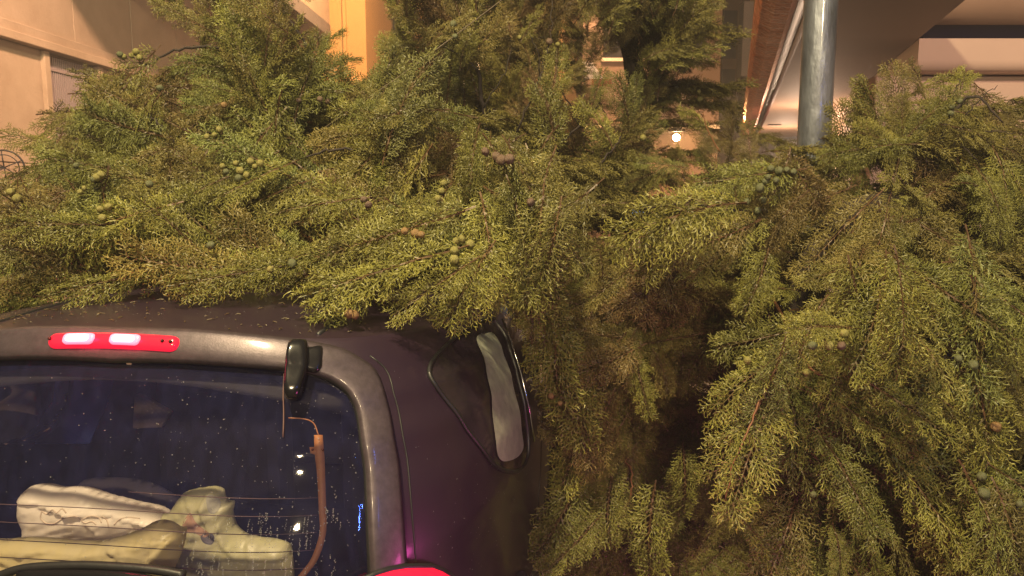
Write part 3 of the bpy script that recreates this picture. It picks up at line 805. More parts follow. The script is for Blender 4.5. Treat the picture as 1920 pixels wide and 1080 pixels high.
# quarter window, right
def side_pt(v, z, off, sgn=1):
    e = .004; dv = (side_u(v+e, z)-side_u(v-e, z))/(2*e); dz = (side_u(v, z+e)-side_u(v, z-e))/(2*e)
    nn = Vector((1, -dv, -dz)).normalized()
    p = Vector((side_u(v, z), v, z))+nn*off
    return warp(Vector((p.x*sgn, p.y, p.z)))
def side_disc(name, ol, off, m, parent, sgn=1, rings=10, bulge=0.0):
    cu = sum(p[0] for p in ol)/len(ol); czz = sum(p[1] for p in ol)/len(ol); n = len(ol); vs = []; fs = []
    for j in range(rings):
        s = 1-j/rings
        vs += [side_pt(cu+(u-cu)*s, czz+(z-czz)*s, off, sgn) for u, z in ol]
    vs.append(side_pt(cu, czz, off, sgn)); c = len(vs)-1
    for j in range(rings-1):
        for k in range(n):
            k2 = (k+1) % n; fs.append((j*n+k, j*n+k2, (j+1)*n+k2, (j+1)*n+k))
    for k in range(n): fs.append(((rings-1)*n+k, (rings-1)*n+(k+1) % n, c))
    return pyd(name, vs, fs, m, parent, True)
qw = side_disc('quarter_window', QWp, .004, M['dark_glass'], car)
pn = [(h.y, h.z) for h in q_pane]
sp_ = side_disc('reflection_pane', sm_closed(pn), .0075, M['pane_reflection'], qw)
ring_ = QWp+[QWp[0]]
vs, fs = tube_data([side_pt(v, z, .004) for v, z in ring_], [.006]*len(ring_), 6, False); pyd('window_seal', vs, fs, M['rubber'], qw, True)
st = hits([(935, 605), (950, 645), (968, 705), (984, 775), (993, 835)])
vs, fs = tube_data([side_pt(h.y+.035, h.z, .010) for h in st], [.0035]*len(st), 6); pyd('chrome_strip', vs, fs, M['chrome'], car, True)
# left-hand side glass and inner pillar seen through the rear window
lw = side_disc('side_window', LWp, -.008, M['side_glass'], car, -1)
def quad_solid(name, pts, m, parent, thick=.02):
    o = pyd(name, pts, [tuple(range(len(pts)))], m, parent); sd = o.modifiers.new('s', 'SOLIDIFY'); sd.thickness = thick; sd.offset = 0
    bv = o.modifiers.new('b', 'BEVEL'); bv.width = .006; bv.segments = 2; return o
def inner_hits(lst, inset):
    out = []
    for (x, y) in lst:
        h = hit(x, y, True, True)
        if h is None: continue
        o = CINV @ Vector((0, 0, H)); d = (h-o).normalized(); out.append(h-d*inset)
    return out
quad_solid('inner_pillar', inner_hits([(138, 700), (215, 700), (200, 750), (165, 832), (62, 832), (106, 796), (128, 755)], .06), M['blue_lit_trim'], car)
quad_solid('rear_side_trim', inner_hits([(-200, 838), (0, 838), (66, 828), (160, 834), (150, 900), (60, 1000), (-200, 1000)], .05), M['inner'], car)
# windscreen and front side windows
def grid_obj(name, fn, n, k, m, parent):
    vs = [fn(i/(n-1), j/(k-1)) for i in range(n) for j in range(k)]
    fs = [(i*k+j, i*k+j+1, (i+1)*k+j+1, (i+1)*k+j) for i in range(n-1) for j in range(k-1)]
    return pyd(name, vs, fs, m, parent, True)
def front_pt(u, z):
    a, c, b = sect(z); return (u, c+b*(1-min(.99, abs(u/a))**NE)**(1/NE)-.012, z)
grid_obj('windscreen', lambda s, t: front_pt(-.69+1.38*s, .995+.395*t), 30, 10, M['side_glass'], car)
for sg_ in (-1, 1):
    grid_obj('side_window', lambda s, t: side_pt(1.24+1.02*s, .98+.375*t, -.012, sg_), 12, 8, M['side_glass'], car)
# roof seams
for sg_ in (-1, 1):
    pts = []
    for i in range(40):
        v = .0+1.9*i/39; u = .415*sg_+.0
        a, c, b = sect(ZTOP); q = (abs(u/a)**NE+abs((v-c)/b)**NE)**(1/NE)
        if q < .995: pts.append(warp(Vector((u, v, roof_z(q)-.001))))
    vs, fs = tube_data(pts, [.0065]*len(pts), 6); pyd('roof_seam', vs, fs, M['rubber'], car, True)
# fuel flap / door seam strips on the right side
dpts = [side_pt(1.18+.02*math.sin(i), 1.33-.9*i/20, .0005) for i in range(21)]
vs, fs = tube_data(dpts, [.004]*21, 5); pyd('door_seam', vs, fs, M['rubber'], car, True)
# tail lamp (right, lit) and its partner
def tail(sgn):
    cz0 = hits([(772, 1054)])[0]; r = .13
    uc = (cz0.x-.055)*sgn; zc = cz0.z-r+.014
    n = 30; vs = []; fs = []; rings = 9
    for j in range(rings):
        ph = math.pi/2*j/rings
        for k in range(n):
            a = 2*math.pi*k/n
            u = uc+math.cos(a)*r*.88*math.cos(ph)*1.0; z = zc+math.sin(a)*r*math.cos(ph)
            p = Vector((u, rear_v(abs(u), z), z)); nn = rear_norm(abs(u), z); nn = Vector((nn.x*sgn, nn.y, nn.z)) if sgn < 0 else nn
            vs.append(p+nn*(.020+.045*math.sin(ph)))
    fs = [(j*n+k, j*n+(k+1) % n, (j+1)*n+(k+1) % n, (j+1)*n+k) for j in range(rings-1) for k in range(n)]
    fs.append(tuple(range((rings-1)*n, rings*n)))
    t = pyd('tail_lamp', vs, fs, M['tail_red'] , car, True)
    vs2 = [v for v in vs[:n]]+[vs[0]]
    v3, f3 = tube_data(vs2, [.007]*(n+1), 6, False); pyd('lamp_seal', v3, f3, M['rubber'], t, True)
    return Vector((uc, 0, zc))
tc_ = tail(1); tail(-1)
tl_pos = CARM @ Vector((tc_.x+.60, rear_v(tc_.x, tc_.z)-.04, tc_.z-.04))
point_light('tail_bloom_fill_light', tl_pos, 6, (1.0, .10, .50), .08)  # added light floating off the car side, imitates the tail lamp's magenta bloom
# rear bumper, lower tailgate line, wheels
vs = []; fs = []
prof = [(.30, .0), (.30, .05), (.42, .07), (.54, .055), (.58, .0)]
nn_ = 50
for i in range(nn_):
    t = math.pi+math.pi*i/(nn_-1)
    for (z, off) in prof:
        a, c, b = sect(z); cs, sn = math.cos(t), math.sin(t)
        x = math.copysign(abs(cs)**(2/NE), cs)*(a+off); y = math.copysign(abs(sn)**(2/NE), sn)*(b+off)+c
        vs.append((x, min(y, .5+y*.0) if False else y, z))
kk = len(prof)
keep = [i for i in range(nn_)]
for i in range(nn_-1):
    if vs[i*kk][1] > .35: continue
    for j in range(kk-1): fs.append((i*kk+j, i*kk+j+1, (i+1)*kk+j+1, (i+1)*kk+j))
pyd('rear_bumper', vs, fs, M['paint'], car, True)
for (u, v) in ((-.76, .55), (.76, .55), (-.76, 2.75), (.76, 2.75)):
    bm = bmesh.new(); bmesh.ops.create_cone(bm, cap_ends=True, segments=36, radius1=.30, radius2=.30, depth=.20, matrix=Matrix.Translation((u, v, .30)) @ Matrix.Rotation(math.pi/2, 4, 'Y'))
    bmesh.ops.bevel(bm, geom=[e for e in bm.edges if len(e.link_faces) == 2 and any(len(f.verts) > 8 for f in e.link_faces)], offset=.03, segments=3, affect='EDGES')
    wh = bm_obj('wheel', bm, M['tyre'], car, True)
    bm = bmesh.new(); bmesh.ops.create_cone(bm, cap_ends=True, segments=20, radius1=.19, radius2=.17, depth=.21, matrix=Matrix.Translation((u, v, .30)) @ Matrix.Rotation(math.pi/2, 4, 'Y'))
    bm_obj('rim', bm, M['alloy'], wh)
for sg_ in (-1, 1):
    bm = bmesh.new(); box_bm(bm, (-.09, -.05, -.06), (.09, .05, .06), .03, Matrix.Translation((.98*sg_, 2.15, 1.02))); bm_obj('wing_mirror', bm, M['paint'], car, True)
# interior: parcel area, seats, headrests
box('load_floor', (-.58, .0, .55), (.58, 1.0, .60), M['inner'], car)
box('floor_pan', (-.74, .9, .26), (.74, 2.5, .30), M['inner'], car)
for uc in (-.36, .36):
    st_ = box('seat', (uc-.25, 1.02, .45), (uc+.25, 1.18, 1.06), M['inner'], car, .05)
    box('headrest', (uc-.13, 1.04, 1.09), (uc+.13, 1.13, 1.25), M['inner'], st_, .04)
for uc in (-.36, .36):
    st_ = box('seat', (uc-.25, 1.75, .45), (uc+.25, 1.92, 1.10), M['inner'], car, .05)
    box('headrest', (uc-.13, 1.78, 1.13), (uc+.13, 1.87, 1.31), M['inner'], st_, .04)
def in_car_v(px, py, v):
    o = CINV @ Vector((0, 0, H)); d = CINV.to_3x3() @ ray(px, py); t = (v-o.y)/d.y; return o+d*t
quad_solid('tan_panel', [in_car_v(x, y, 1.0) for (x, y) in ((256, 738), (268, 741), (322, 772), (306, 800), (252, 802))], M['tan'], car, .03)  # flat tan panel filling a pale patch inside the cabin
quad_solid('sun_visor', [in_car_v(x, y, 1.35) for (x, y) in ((292, 712), (328, 712), (327, 738), (306, 724))], M['tan'], car, .02)

# ---- bags lying in the boot -------------------------------------------------
def puffy(name, px, v, thick, m, wr=.006, fw=9.0, step=.005, tilt=0.0, seed=0, creases=()):
    CR = [([(q.x, q.z) for q in [in_car_v(x, y, v) for x, y in pl]], am, wd) for pl, am, wd in creases]
    P = sm_closed([(q.x, q.z) for q in [in_car_v(x, y, v) for x, y in px]], 5)
    xs = [p[0] for p in P]; z_ = [p[1] for p in P]; zc0 = min(z_)
    nx = int((max(xs)-min(xs))/step)+2; nz = int((max(z_)-min(z_))/step)+2
    arr = np.array(P); idx = {}; vsf = []; vsb = []; 
    segs = list(zip(P, P[1:]+P[:1]))
    A = arr; B = np.roll(arr, -1, 0); AB = B-A; L2 = (AB**2).sum(1)
    maxd = 0; rec = []
    for i in range(nx+1):
        for j in range(nz+1):
            x = min(xs)+i*step; z = min(z_)+j*step
            pt = np.array([x, z]); t = np.clip(((pt-A)*AB).sum(1)/L2, 0, 1); pr = A+AB*t[:, None]; dd = np.sqrt(((pr-pt)**2).sum(1)); kmin = dd.argmin()
            if in_poly(x, z, P): d = dd[kmin]
            elif dd[kmin] < step*1.6: d = 0.0; x, z = pr[kmin]
            else: continue
            idx[(i, j)] = len(rec); rec.append((x, z, d)); maxd = max(maxd, d)
    n = len(rec); vs = []
    for sgn in (-1, 1):
        for (x, z, d) in rec:
            h = thick*math.sqrt(max(0, 1-(1-min(1, d/maxd))**2))
            if d > 0:
                q = Vector((x*fw, z*fw, seed*7.3)); r1 = 1-abs(noise.noise(q))*2; r2 = 1-abs(noise.noise(q*2.3+Vector((3, 1, 7))))*2
                q3 = Vector((x*fw*.55+z*fw*.35, z*fw*2.2-x*fw*.6, seed*5.1)); r3 = (noise.voronoi(q3*1.3)[0][0]*1.6-.5)+.6*(noise.voronoi(q3*2.9)[0][0]*1.6-.5); r4 = (1-abs(noise.noise(Vector((x*fw*2.1-z*9, z*fw*.8+x*4, seed)))*2))**4
                h += (r1*wr*.5+r3*wr*1.0+r4*wr*.4)*min(1, d/.02); 
                for pl, am, wd in CR:
                    for (ax, az), (bx, bz) in zip(pl, pl[1:]):
                        ux, uz = bx-ax, bz-az; L_ = ux*ux+uz*uz; t_ = min(1, max(0, ((x-ax)*ux+(z-az)*uz)/L_)); ex, ez = x-ax-ux*t_, z-az-uz*t_
                        dd_ = math.hypot(ex, ez); sg = 1 if ux*ez-uz*ex > 0 else -1
                        k_ = math.exp(-dd_/wd); h += am*k_*(1 if sg > 0 else -.35)*min(1, d/.01)*(1-.35*t_)
                h = max(.0015, h)
            vs.append(Vector((x, v+sgn*h-(z-zc0)*tilt*-1, z)))
    fs = []
    for (i, j), a in idx.items():
        if (i+1, j) in idx and (i, j+1) in idx and (i+1, j+1) in idx:
            b, c, d = idx[(i+1, j)], idx[(i+1, j+1)], idx[(i, j+1)]
            if rec[a][2]+rec[b][2]+rec[c][2]+rec[d][2] == 0 and False: continue
            fs.append((a, b, c, d)); fs.append((n+a, n+d, n+c, n+b))
    vs = [CARM @ p for p in vs]
    o = pyd(name, vs, fs, m, None, True)
    bm = bmesh.new(); bm.from_mesh(o.data); bmesh.ops.remove_doubles(bm, verts=bm.verts, dist=.0004)
    bmesh.ops.smooth_vert(bm, verts=bm.verts, factor=.5, use_axis_x=True, use_axis_y=True, use_axis_z=True)
    bmesh.ops.recalc_face_normals(bm, faces=bm.faces); bm.to_mesh(o.data); bm.free()
    return o
b3 = puffy('crumpled_bag', [(150, 905), (190, 896), (250, 898), (300, 915), (340, 945), (350, 1000), (200, 1010), (130, 960)], .42, .05, M['bag_grey'], seed=4)
tag(b3, 'dim grey crumpled bag lying behind the white roll in the boot', 'bag')
b2 = puffy('plastic_bag', [(300, 985), (318, 960), (335, 935), (352, 920), (395, 912), (418, 918), (424, 938), (440, 940), (436, 965), (445, 990), (470, 1005), (520, 1012), (546, 1030), (552, 1100), (556, 1180), (300, 1180)], .10, .05, M['bag_green'], wr=.0055, fw=17, seed=2, creases=[([(352, 922), (372, 950), (350, 985)], .009, .009), ([(395, 912), (392, 950), (410, 990), (450, 1030)], .010, .010), ([(440, 945), (420, 975), (430, 1010)], .008, .008), ([(345, 1010), (400, 1030), (470, 1035), (540, 1040)], .010, .012), ([(470, 1008), (480, 1040), (470, 1075)], .008, .008), ([(360, 1020), (350, 1060)], .009, .01)])
tag(b2, 'pale green crumpled plastic bag standing upright inside the rear window', 'bag')
b1 = puffy('plastic_bag', [(-120, 1015), (0, 1012), (60, 1008), (140, 1014), (200, 1012), (262, 992), (300, 975), (338, 990), (345, 1020), (330, 1060), (310, 1100), (300, 1180), (-150, 1180)], -.03, .05, M['bag_yellow'], wr=.005, fw=15, seed=3, creases=[([(200, 1012), (160, 1035), (130, 1075)], .010, .012), ([(205, 1014), (250, 1040), (262, 1075)], .010, .012), ([(338, 995), (300, 1030), (285, 1075)], .012, .012), ([(338, 995), (270, 1010), (200, 1022)], .008, .009), ([(0, 1025), (60, 1030), (110, 1022)], .008, .009), ([(-10, 1050), (30, 1040), (60, 1055)], .008, .009)])
tag(b1, 'pale yellow crumpled plastic bag lowest behind the rear window', 'bag')
rollp = [(45, 925), (60, 911), (76, 909), (110, 915), (150, 914), (200, 930), (250, 942), (300, 955), (330, 980), (325, 996), (260, 1000), (190, 1010), (120, 1012), (60, 1008), (52, 985), (42, 960)]
b0 = puffy('plastic_bag', rollp, .13, .055, M['bag_white'], wr=.0042, fw=15, seed=1, creases=[([(46, 932), (80, 930), (120, 940), (175, 955)], .011, .012), ([(150, 948), (220, 952), (280, 968), (330, 990)], .009, .009), ([(326, 988), (270, 985), (215, 1002)], .009, .008), ([(326, 988), (285, 965), (240, 950)], .006, .006), ([(190, 965), (205, 985), (200, 1008)], .008, .008), ([(60, 1000), (120, 996), (190, 1004)], .008, .010), ([(100, 915), (160, 926), (230, 945)], .005, .007)])
tag(b0, 'white rolled plastic bag with faded brown print behind the rear window', 'bag')
# brown patches showing through the green bag
from mathutils.bvhtree import BVHTree
def patch_on(o, px, m, name):
    bv = BVHTree.FromPolygons([v.co.copy() for v in o.data.vertices], [tuple(p.vertices) for p in o.data.polygons])
    cx_ = sum(p[0] for p in px)/len(px); cy_ = sum(p[1] for p in px)/len(px); ol = sm_closed(px, 4); n = len(ol); vs = []; R_ = 6
    for j in range(R_+1):
        s = 1-j/R_
        for (x, y) in ol:
            d = ray(cx_+(x-cx_)*s, cy_+(y-cy_)*s).normalized(); h = bv.ray_cast(Vector((0, 0, H)), d)
            if h[0] is None: return
            vs.append(h[0]-d*.0012)
    fs = [(j*n+k, j*n+(k+1) % n, (j+1)*n+(k+1) % n, (j+1)*n+k) for j in range(R_) for k in range(n)]
    pyd(name, vs, fs, m, o, True)
patch_on(b2, [(350, 968), (358, 962), (366, 978), (382, 992), (392, 1000), (384, 1008), (366, 1000), (348, 996), (342, 984)], mat('brown_contents', (0.34, 0.20, 0.14), .7, noise_amt=.3, noise_scale=30), 'brown_patch')
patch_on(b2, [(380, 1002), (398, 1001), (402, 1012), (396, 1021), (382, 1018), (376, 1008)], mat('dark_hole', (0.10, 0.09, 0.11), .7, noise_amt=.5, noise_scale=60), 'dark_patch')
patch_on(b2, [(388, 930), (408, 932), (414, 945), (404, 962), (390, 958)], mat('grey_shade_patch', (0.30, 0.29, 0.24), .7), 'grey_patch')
# faded scrawl printed on the white roll
from mathutils.bvhtree import BVHTree
bvh = BVHTree.FromPolygons([v.co.copy() for v in b0.data.vertices], [tuple(p.vertices) for p in b0.data.polygons])
for st_ in ([(78, 958), (76, 972), (86, 981), (100, 982), (112, 976), (118, 968)], [(78, 958), (88, 964), (98, 956), (106, 962), (116, 954), (124, 962)], [(112, 976), (126, 970), (142, 968), (154, 974), (168, 968), (184, 970), (190, 980)],
            [(190, 968), (200, 975), (204, 990)], [(214, 984), (224, 974), (240, 970), (262, 972)], [(150, 974), (160, 981), (172, 978), (180, 984)]):
    pts = []
    for p in smooth_path([Vector((x, y, 0)) for x, y in st_], 6):
        hit_ = bvh.ray_cast(Vector((0, 0, H)), ray(p.x, p.y).normalized())
        if hit_[0] is not None: pts.append(hit_[0]-ray(p.x, p.y).normalized()*.0006)
    if len(pts) > 3:
        vs, fs = tube_data(pts, [.0016]*len(pts), 4); pyd('print_stroke', vs, fs, M['print'], b0, True)

# ---- raindrops on the car ---------------------------------------------------
def ico_np(sub=1):
    bm = bmesh.new(); bmesh.ops.create_icosphere(bm, subdivisions=sub, radius=1)
    v = [x.co.copy() for x in bm.verts]; f = [tuple(y.index for y in x.verts) for x in bm.faces]; bm.free(); return v, f
icoV, icoF = ico_np(1)
def drops(name, items, m, parent=None):
    vs = []; fs = []
    for (p, nn, r, fl, st__) in items:
        q = nn.to_track_quat('Z', 'Y').to_matrix(); b = len(vs)
        for v in icoV:
            w_ = q @ Vector((v.x*r, v.y*r, v.z*r*fl)); w_.z *= st__ if False else 1
            vs.append(p+w_)
        fs += [(a+b, c+b, d+b) for a, c, d in icoF]
    o = pyd(name, vs, fs, m, parent, True); o['kind'] = 'stuff'; return o
rd = random.Random(8); items = []
while len(items) < 560:
    u = rd.uniform(-.52, .56); z = rd.uniform(.9, zin_top-.02)
    if not in_poly(u, z, ii): continue
    if rd.random() > .22+.78*max(0, (u+.1)/.6): continue
    items.append((rear_pt(u, z, -.001), rear_norm(u, z), rd.choice([.0006, .0008, .0010, .0014]), .6, 1))
# trails in the wet lower right corner
for _ in range(170):
    u = rd.uniform(.22, .53); z = rd.uniform(.93, 1.10); L = rd.uniform(.01, .04)
    n_ = int(L/.003)
    for k in range(n_):
        if in_poly(u, z-k*.003, ii) and rd.random() < .65: items.append((rear_pt(u+rd.gauss(0, .0006), z-k*.003, -.001), rear_norm(u, z), rd.uniform(.0007, .0014), .6, 1))
drops('raindrop', items, M['water'], rg)
items = []
for _ in range(1000):
    k = rd.randrange(NR); t = rd.uniform(.1, .9); a, b = oo[k], ii[k]; u = a[0]+(b[0]-a[0])*t; z = a[1]+(b[1]-a[1])*t
    if z < .95 or u < -.45: continue
    items.append((rear_pt(u, z, .002+.0055*math.sin(math.pi*t)**.22), rear_norm(u, z), rd.choice([.0006, .0009, .0015]), .5, 1))
drops('raindrop', items, M['water'], fr)
items = []
for _ in range(700):
    u = rd.uniform(-.6, .66); v = rd.uniform(.0, .7)
    a, c, b = sect(ZTOP); q = (abs(u/a)**NE+abs((v-c)/b)**NE)**(1/NE)
    if q > .98: continue
    items.append((warp(Vector((u, v, roof_z(q)+.0005))), Vector((0, 0, 1)), rd.choice([.0006, .0009, .0014]), .5, 1))
for _ in range(160):
    v = rd.uniform(.05, .9); z = rd.uniform(.8, 1.38)
    items.append((side_pt(v, z, .001), Vector((1, -.3, 0)).normalized(), rd.choice([.0008, .0012]), .5, 1))
drops('raindrop', items, M['water'], body)

vs = []; fs = []
for _ in range(230):
    u = rd.uniform(-.55, .6); v = rd.uniform(.03, .5)**1.0
    a, c, b = sect(ZTOP); q = (abs(u/a)**NE+abs((v-c)/b)**NE)**(1/NE)
    if q > .97: continue
    p = warp(Vector((u, v, roof_z(q)+.002))); an = rd.uniform(0, 6.3); L_ = rd.choice([.006, .009, .014, .022]); d_ = Vector((math.cos(an), math.sin(an), 0))
    tv, tf = tube_data([p, p+d_*L_*.5+Vector((0, 0, .0015)), p+d_.lerp(Vector((-d_.y, d_.x, 0)), .2)*L_], [.0012, .0011, .0006], 4); b0_ = len(vs)
    vs += tv; fs += [tuple(i+b0_ for i in f) for f in tf]
lt = pyd('needle_litter', vs, fs, mat('wet_leaf_litter', (0.10, 0.085, 0.03), .5, col2=(.07, .035, .02), noise_scale=30), body); lt['kind'] = 'stuff'
# ================================================================== CYPRESS
def make_frond(seed, L=.46, wide=.17, droop=.25, dens=1.0, flat=.55):
    r = random.Random(seed); V = []; Fc = []; T = []
    def seg(a, b, ra, rb, ta, tb, wood=0.0):
        d = b-a
        if d.length < 1e-6: return
        d.normalize(); x = d.orthogonal().normalized(); ang = r.uniform(0, 2)
        y = d.cross(x); i0 = len(V)
        for (p, rad, t) in ((a, ra, ta), (b, rb, tb)):
            for k in range(3):
                q = ang+k*2.0944; V.append(p+(x*math.cos(q)+y*math.sin(q))*rad); T.append((t, wood))
        for k in range(3):
            k2 = (k+1) % 3; Fc.append((i0+k, i0+k2, i0+3+k2, i0+3+k))
    def rot(v, ax, a): return Matrix.Rotation(a, 3, ax) @ v
    g_ = Vector((0, 0, -1))
    # main axis
    pts = []; p = Vector((0, 0, 0)); d = Vector((1, 0, .12)).normalized(); n = 30
    cur = r.uniform(-.5, .5)
    for i in range(n+1):
        pts.append(p.copy()); p = p+d*(L/n)
        d = (d+g_*droop*1.6/n+Vector((0, cur/n, 0))+Vector((r.gauss(0, .02), r.gauss(0, .02), r.gauss(0, .02)))).normalized()
    for i in range(n):
        t = i/n; seg(pts[i], pts[i+1], .0022*(1-t)+.0011, .0022*(1-t-1/n)+.0011, .3, .3, 1.0 if t < .62 else max(0, 1-(t-.62)*4))
    tips = []
    n1 = int(34*dens); side = 1
    for i in range(n1):
        t = .05+.93*(i+r.random()*.6)/n1; k = min(n-1, int(t*n)); base = pts[k].lerp(pts[k+1], t*n-k) if t*n-k <= 1 else pts[k+1]
        ax = (pts[k+1]-pts[k]).normalized()
        side = -side
        roll = side*math.pi/2*flat+r.gauss(0, .5)*(1-flat)*1.6+ (0 if r.random() < .8 else math.pi*r.random())
        # local frame
        lat = ax.cross(Vector((0, 0, 1))).normalized(); upv = lat.cross(ax)
        out = (lat*math.copysign(1, -side)*abs(math.cos(r.gauss(0, .45)))+upv*r.gauss(0.0, .45)).normalized()
        l1 = wide*(.35+.65*math.sin(min(1, (1-t)*1.25+.10)*math.pi*.5))*(.55 if t < .12 else 1)*r.uniform(.6, 1.15)
        l1 = min(l1, L*(1-t)*.8+.035)
        dd = (out*math.sin(math.radians(48))+ax*math.cos(math.radians(48))).normalized()
        m1 = max(4, int(l1/.0082)); q = base.copy(); step = l1/m1
        nrm = dd.cross(ax).normalized() if dd.cross(ax).length > 1e-3 else upv
        s2 = 1
        for j in range(m1):
            tt = j/m1; q2 = q+dd*step
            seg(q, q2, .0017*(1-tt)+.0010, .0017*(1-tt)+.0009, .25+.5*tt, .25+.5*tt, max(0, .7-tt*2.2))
            s2 = -s2
            l2 = (.034*(1-tt)**.7+.009)*r.uniform(.55, 1.15)
            lat2 = nrm.cross(dd).normalized()
            d2 = (dd*.72+lat2*s2*.66+nrm*r.gauss(0, .30)).normalized()
            m2 = max(2, int(l2/.0070)); w0 = q2.copy(); s3 = 1
            for k3 in range(m2):
                w1 = w0+d2*(l2/m2); f = k3/m2; tv = min(1, .35+.35*tt+.45*f)
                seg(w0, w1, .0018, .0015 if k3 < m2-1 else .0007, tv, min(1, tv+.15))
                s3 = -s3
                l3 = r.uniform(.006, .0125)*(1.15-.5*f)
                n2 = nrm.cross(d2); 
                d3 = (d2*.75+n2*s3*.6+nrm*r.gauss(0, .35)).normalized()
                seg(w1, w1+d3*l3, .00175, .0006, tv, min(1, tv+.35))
                w0 = w1; d2 = (d2+g_*.05+Vector((r.gauss(0, .05), r.gauss(0, .05), r.gauss(0, .05)))).normalized()
            if r.random() < .10: tips.append(w0.copy())
            q = q2
            dd = (dd+ax*.03+g_*droop*.11+Vector((r.gauss(0, .03), r.gauss(0, .03), r.gauss(0, .03)))).normalized()
        tips.append(q.copy())
    me = bpy.data.meshes.new('bough'); me.from_pydata([tuple(v) for v in V], [], Fc); me.update()
    ca = me.color_attributes.new('tint', 'FLOAT_COLOR', 'POINT')
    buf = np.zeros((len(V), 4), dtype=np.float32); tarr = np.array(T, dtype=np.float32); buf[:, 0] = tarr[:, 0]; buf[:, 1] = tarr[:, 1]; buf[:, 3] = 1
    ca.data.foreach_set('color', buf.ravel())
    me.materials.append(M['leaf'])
    return me, tips
protos = []
specs = [(1, .46, .17, .25, 1.0, .6), (2, .40, .15, .45, 1.0, .5), (3, .50, .14, .15, 1.1, .7), (4, .36, .17, .55, 1.0, .4), (5, .44, .12, .35, 1.1, .6),
         (6, .30, .13, .3, .9, .4), (7, .34, .12, .7, .9, .5), (8, .48, .18, .4, 1.0, .7)]
for s_ in specs: protos.append(make_frond(*s_))
print('frond tris', [len(p[0].polygons)*2 for p in protos])

# direction of growth over the trees, as seen (dx, dy down)
FIELD = [(30, 200, -.7, .7), (150, 130, -1, .3), (300, 80, -.9, -.2), (380, 20, -.6, -.8), (40, 450, -.3, 1), (200, 400, -.5, .8), (110, 560, -.8, .45), (350, 300, -.7, .7), (400, 520, -.95, .2),
         (250, 500, -.95, .3), (600, 400, -.85, .35), (600, 550, -1, .15), (800, 540, -.6, .7), (750, 330, -.8, .45), (960, 480, .1, 1), (900, 400, -.3, .9), (540, 90, .2, -.9), (640, 160, .5, -.5), (760, 80, -.2, -.9),
         (900, 50, 0, -1), (1000, 120, .1, -1), (1100, 300, .5, -.7), (1170, 80, 0, -1), (1260, 100, .3, -.9), (1360, 130, .7, -.3), (1180, 420, -1, .4), (1200, 470, -.2, 1), (1350, 290, -.4, -.7), (1450, 330, -.3, .6),
         (1630, 180, -.3, -.9), (1760, 140, .3, -.8), (1880, 220, .9, .3), (1850, 400, .5, .9), (1480, 600, -.6, .4), (1330, 720, -.9, .4), (1360, 900, -.3, 1), (1550, 740, .7, .7), (1700, 850, .6, .8), (1850, 950, .3, 1),
         (1650, 350, -.2, .7), (1100, 700, -.3, .9), (1030, 950, -.4, .9), (1250, 900, 0, 1), (1300, 600, -.4, .7), (1600, 1000, .4, .8)]
FA = np.array(FIELD)
def field(x, y):
    d2 = (FA[:, 0]-x)**2+(FA[:, 1]-y)**2+900; w_ = 1/d2**1.5
    vx = (FA[:, 2]*w_).sum()/w_.sum(); vy = (FA[:, 3]*w_).sum()/w_.sum(); l = math.hypot(vx, vy)+1e-6
    return vx/l, vy/l
def bough_matrix(px, py, Y, rnd, spread=.5, toward=-.25, scale=1.0, L=.45, mid=.45):
    fx_, fy_ = field(px, py); a = rnd.gauss(0, spread)
    dx = fx_*math.cos(a)-fy_*math.sin(a); dy = fx_*math.sin(a)+fy_*math.cos(a)
    d = Vector((dx, rnd.gauss(toward, .35), -dy)).normalized()
    upr = Vector((rnd.gauss(0, .3), -.75+rnd.gauss(0, .3), .75+rnd.gauss(0, .3)))
    z = (upr-d*upr.dot(d)).normalized(); y = z.cross(d)
    pos = at(px, py, Y)-d*L*scale*mid
    m = Matrix((( d.x, y.x, z.x), (d.y, y.y, z.y), (d.z, y.z, z.z)))*scale
    m = m.to_4x4(); m.translation = pos; return m

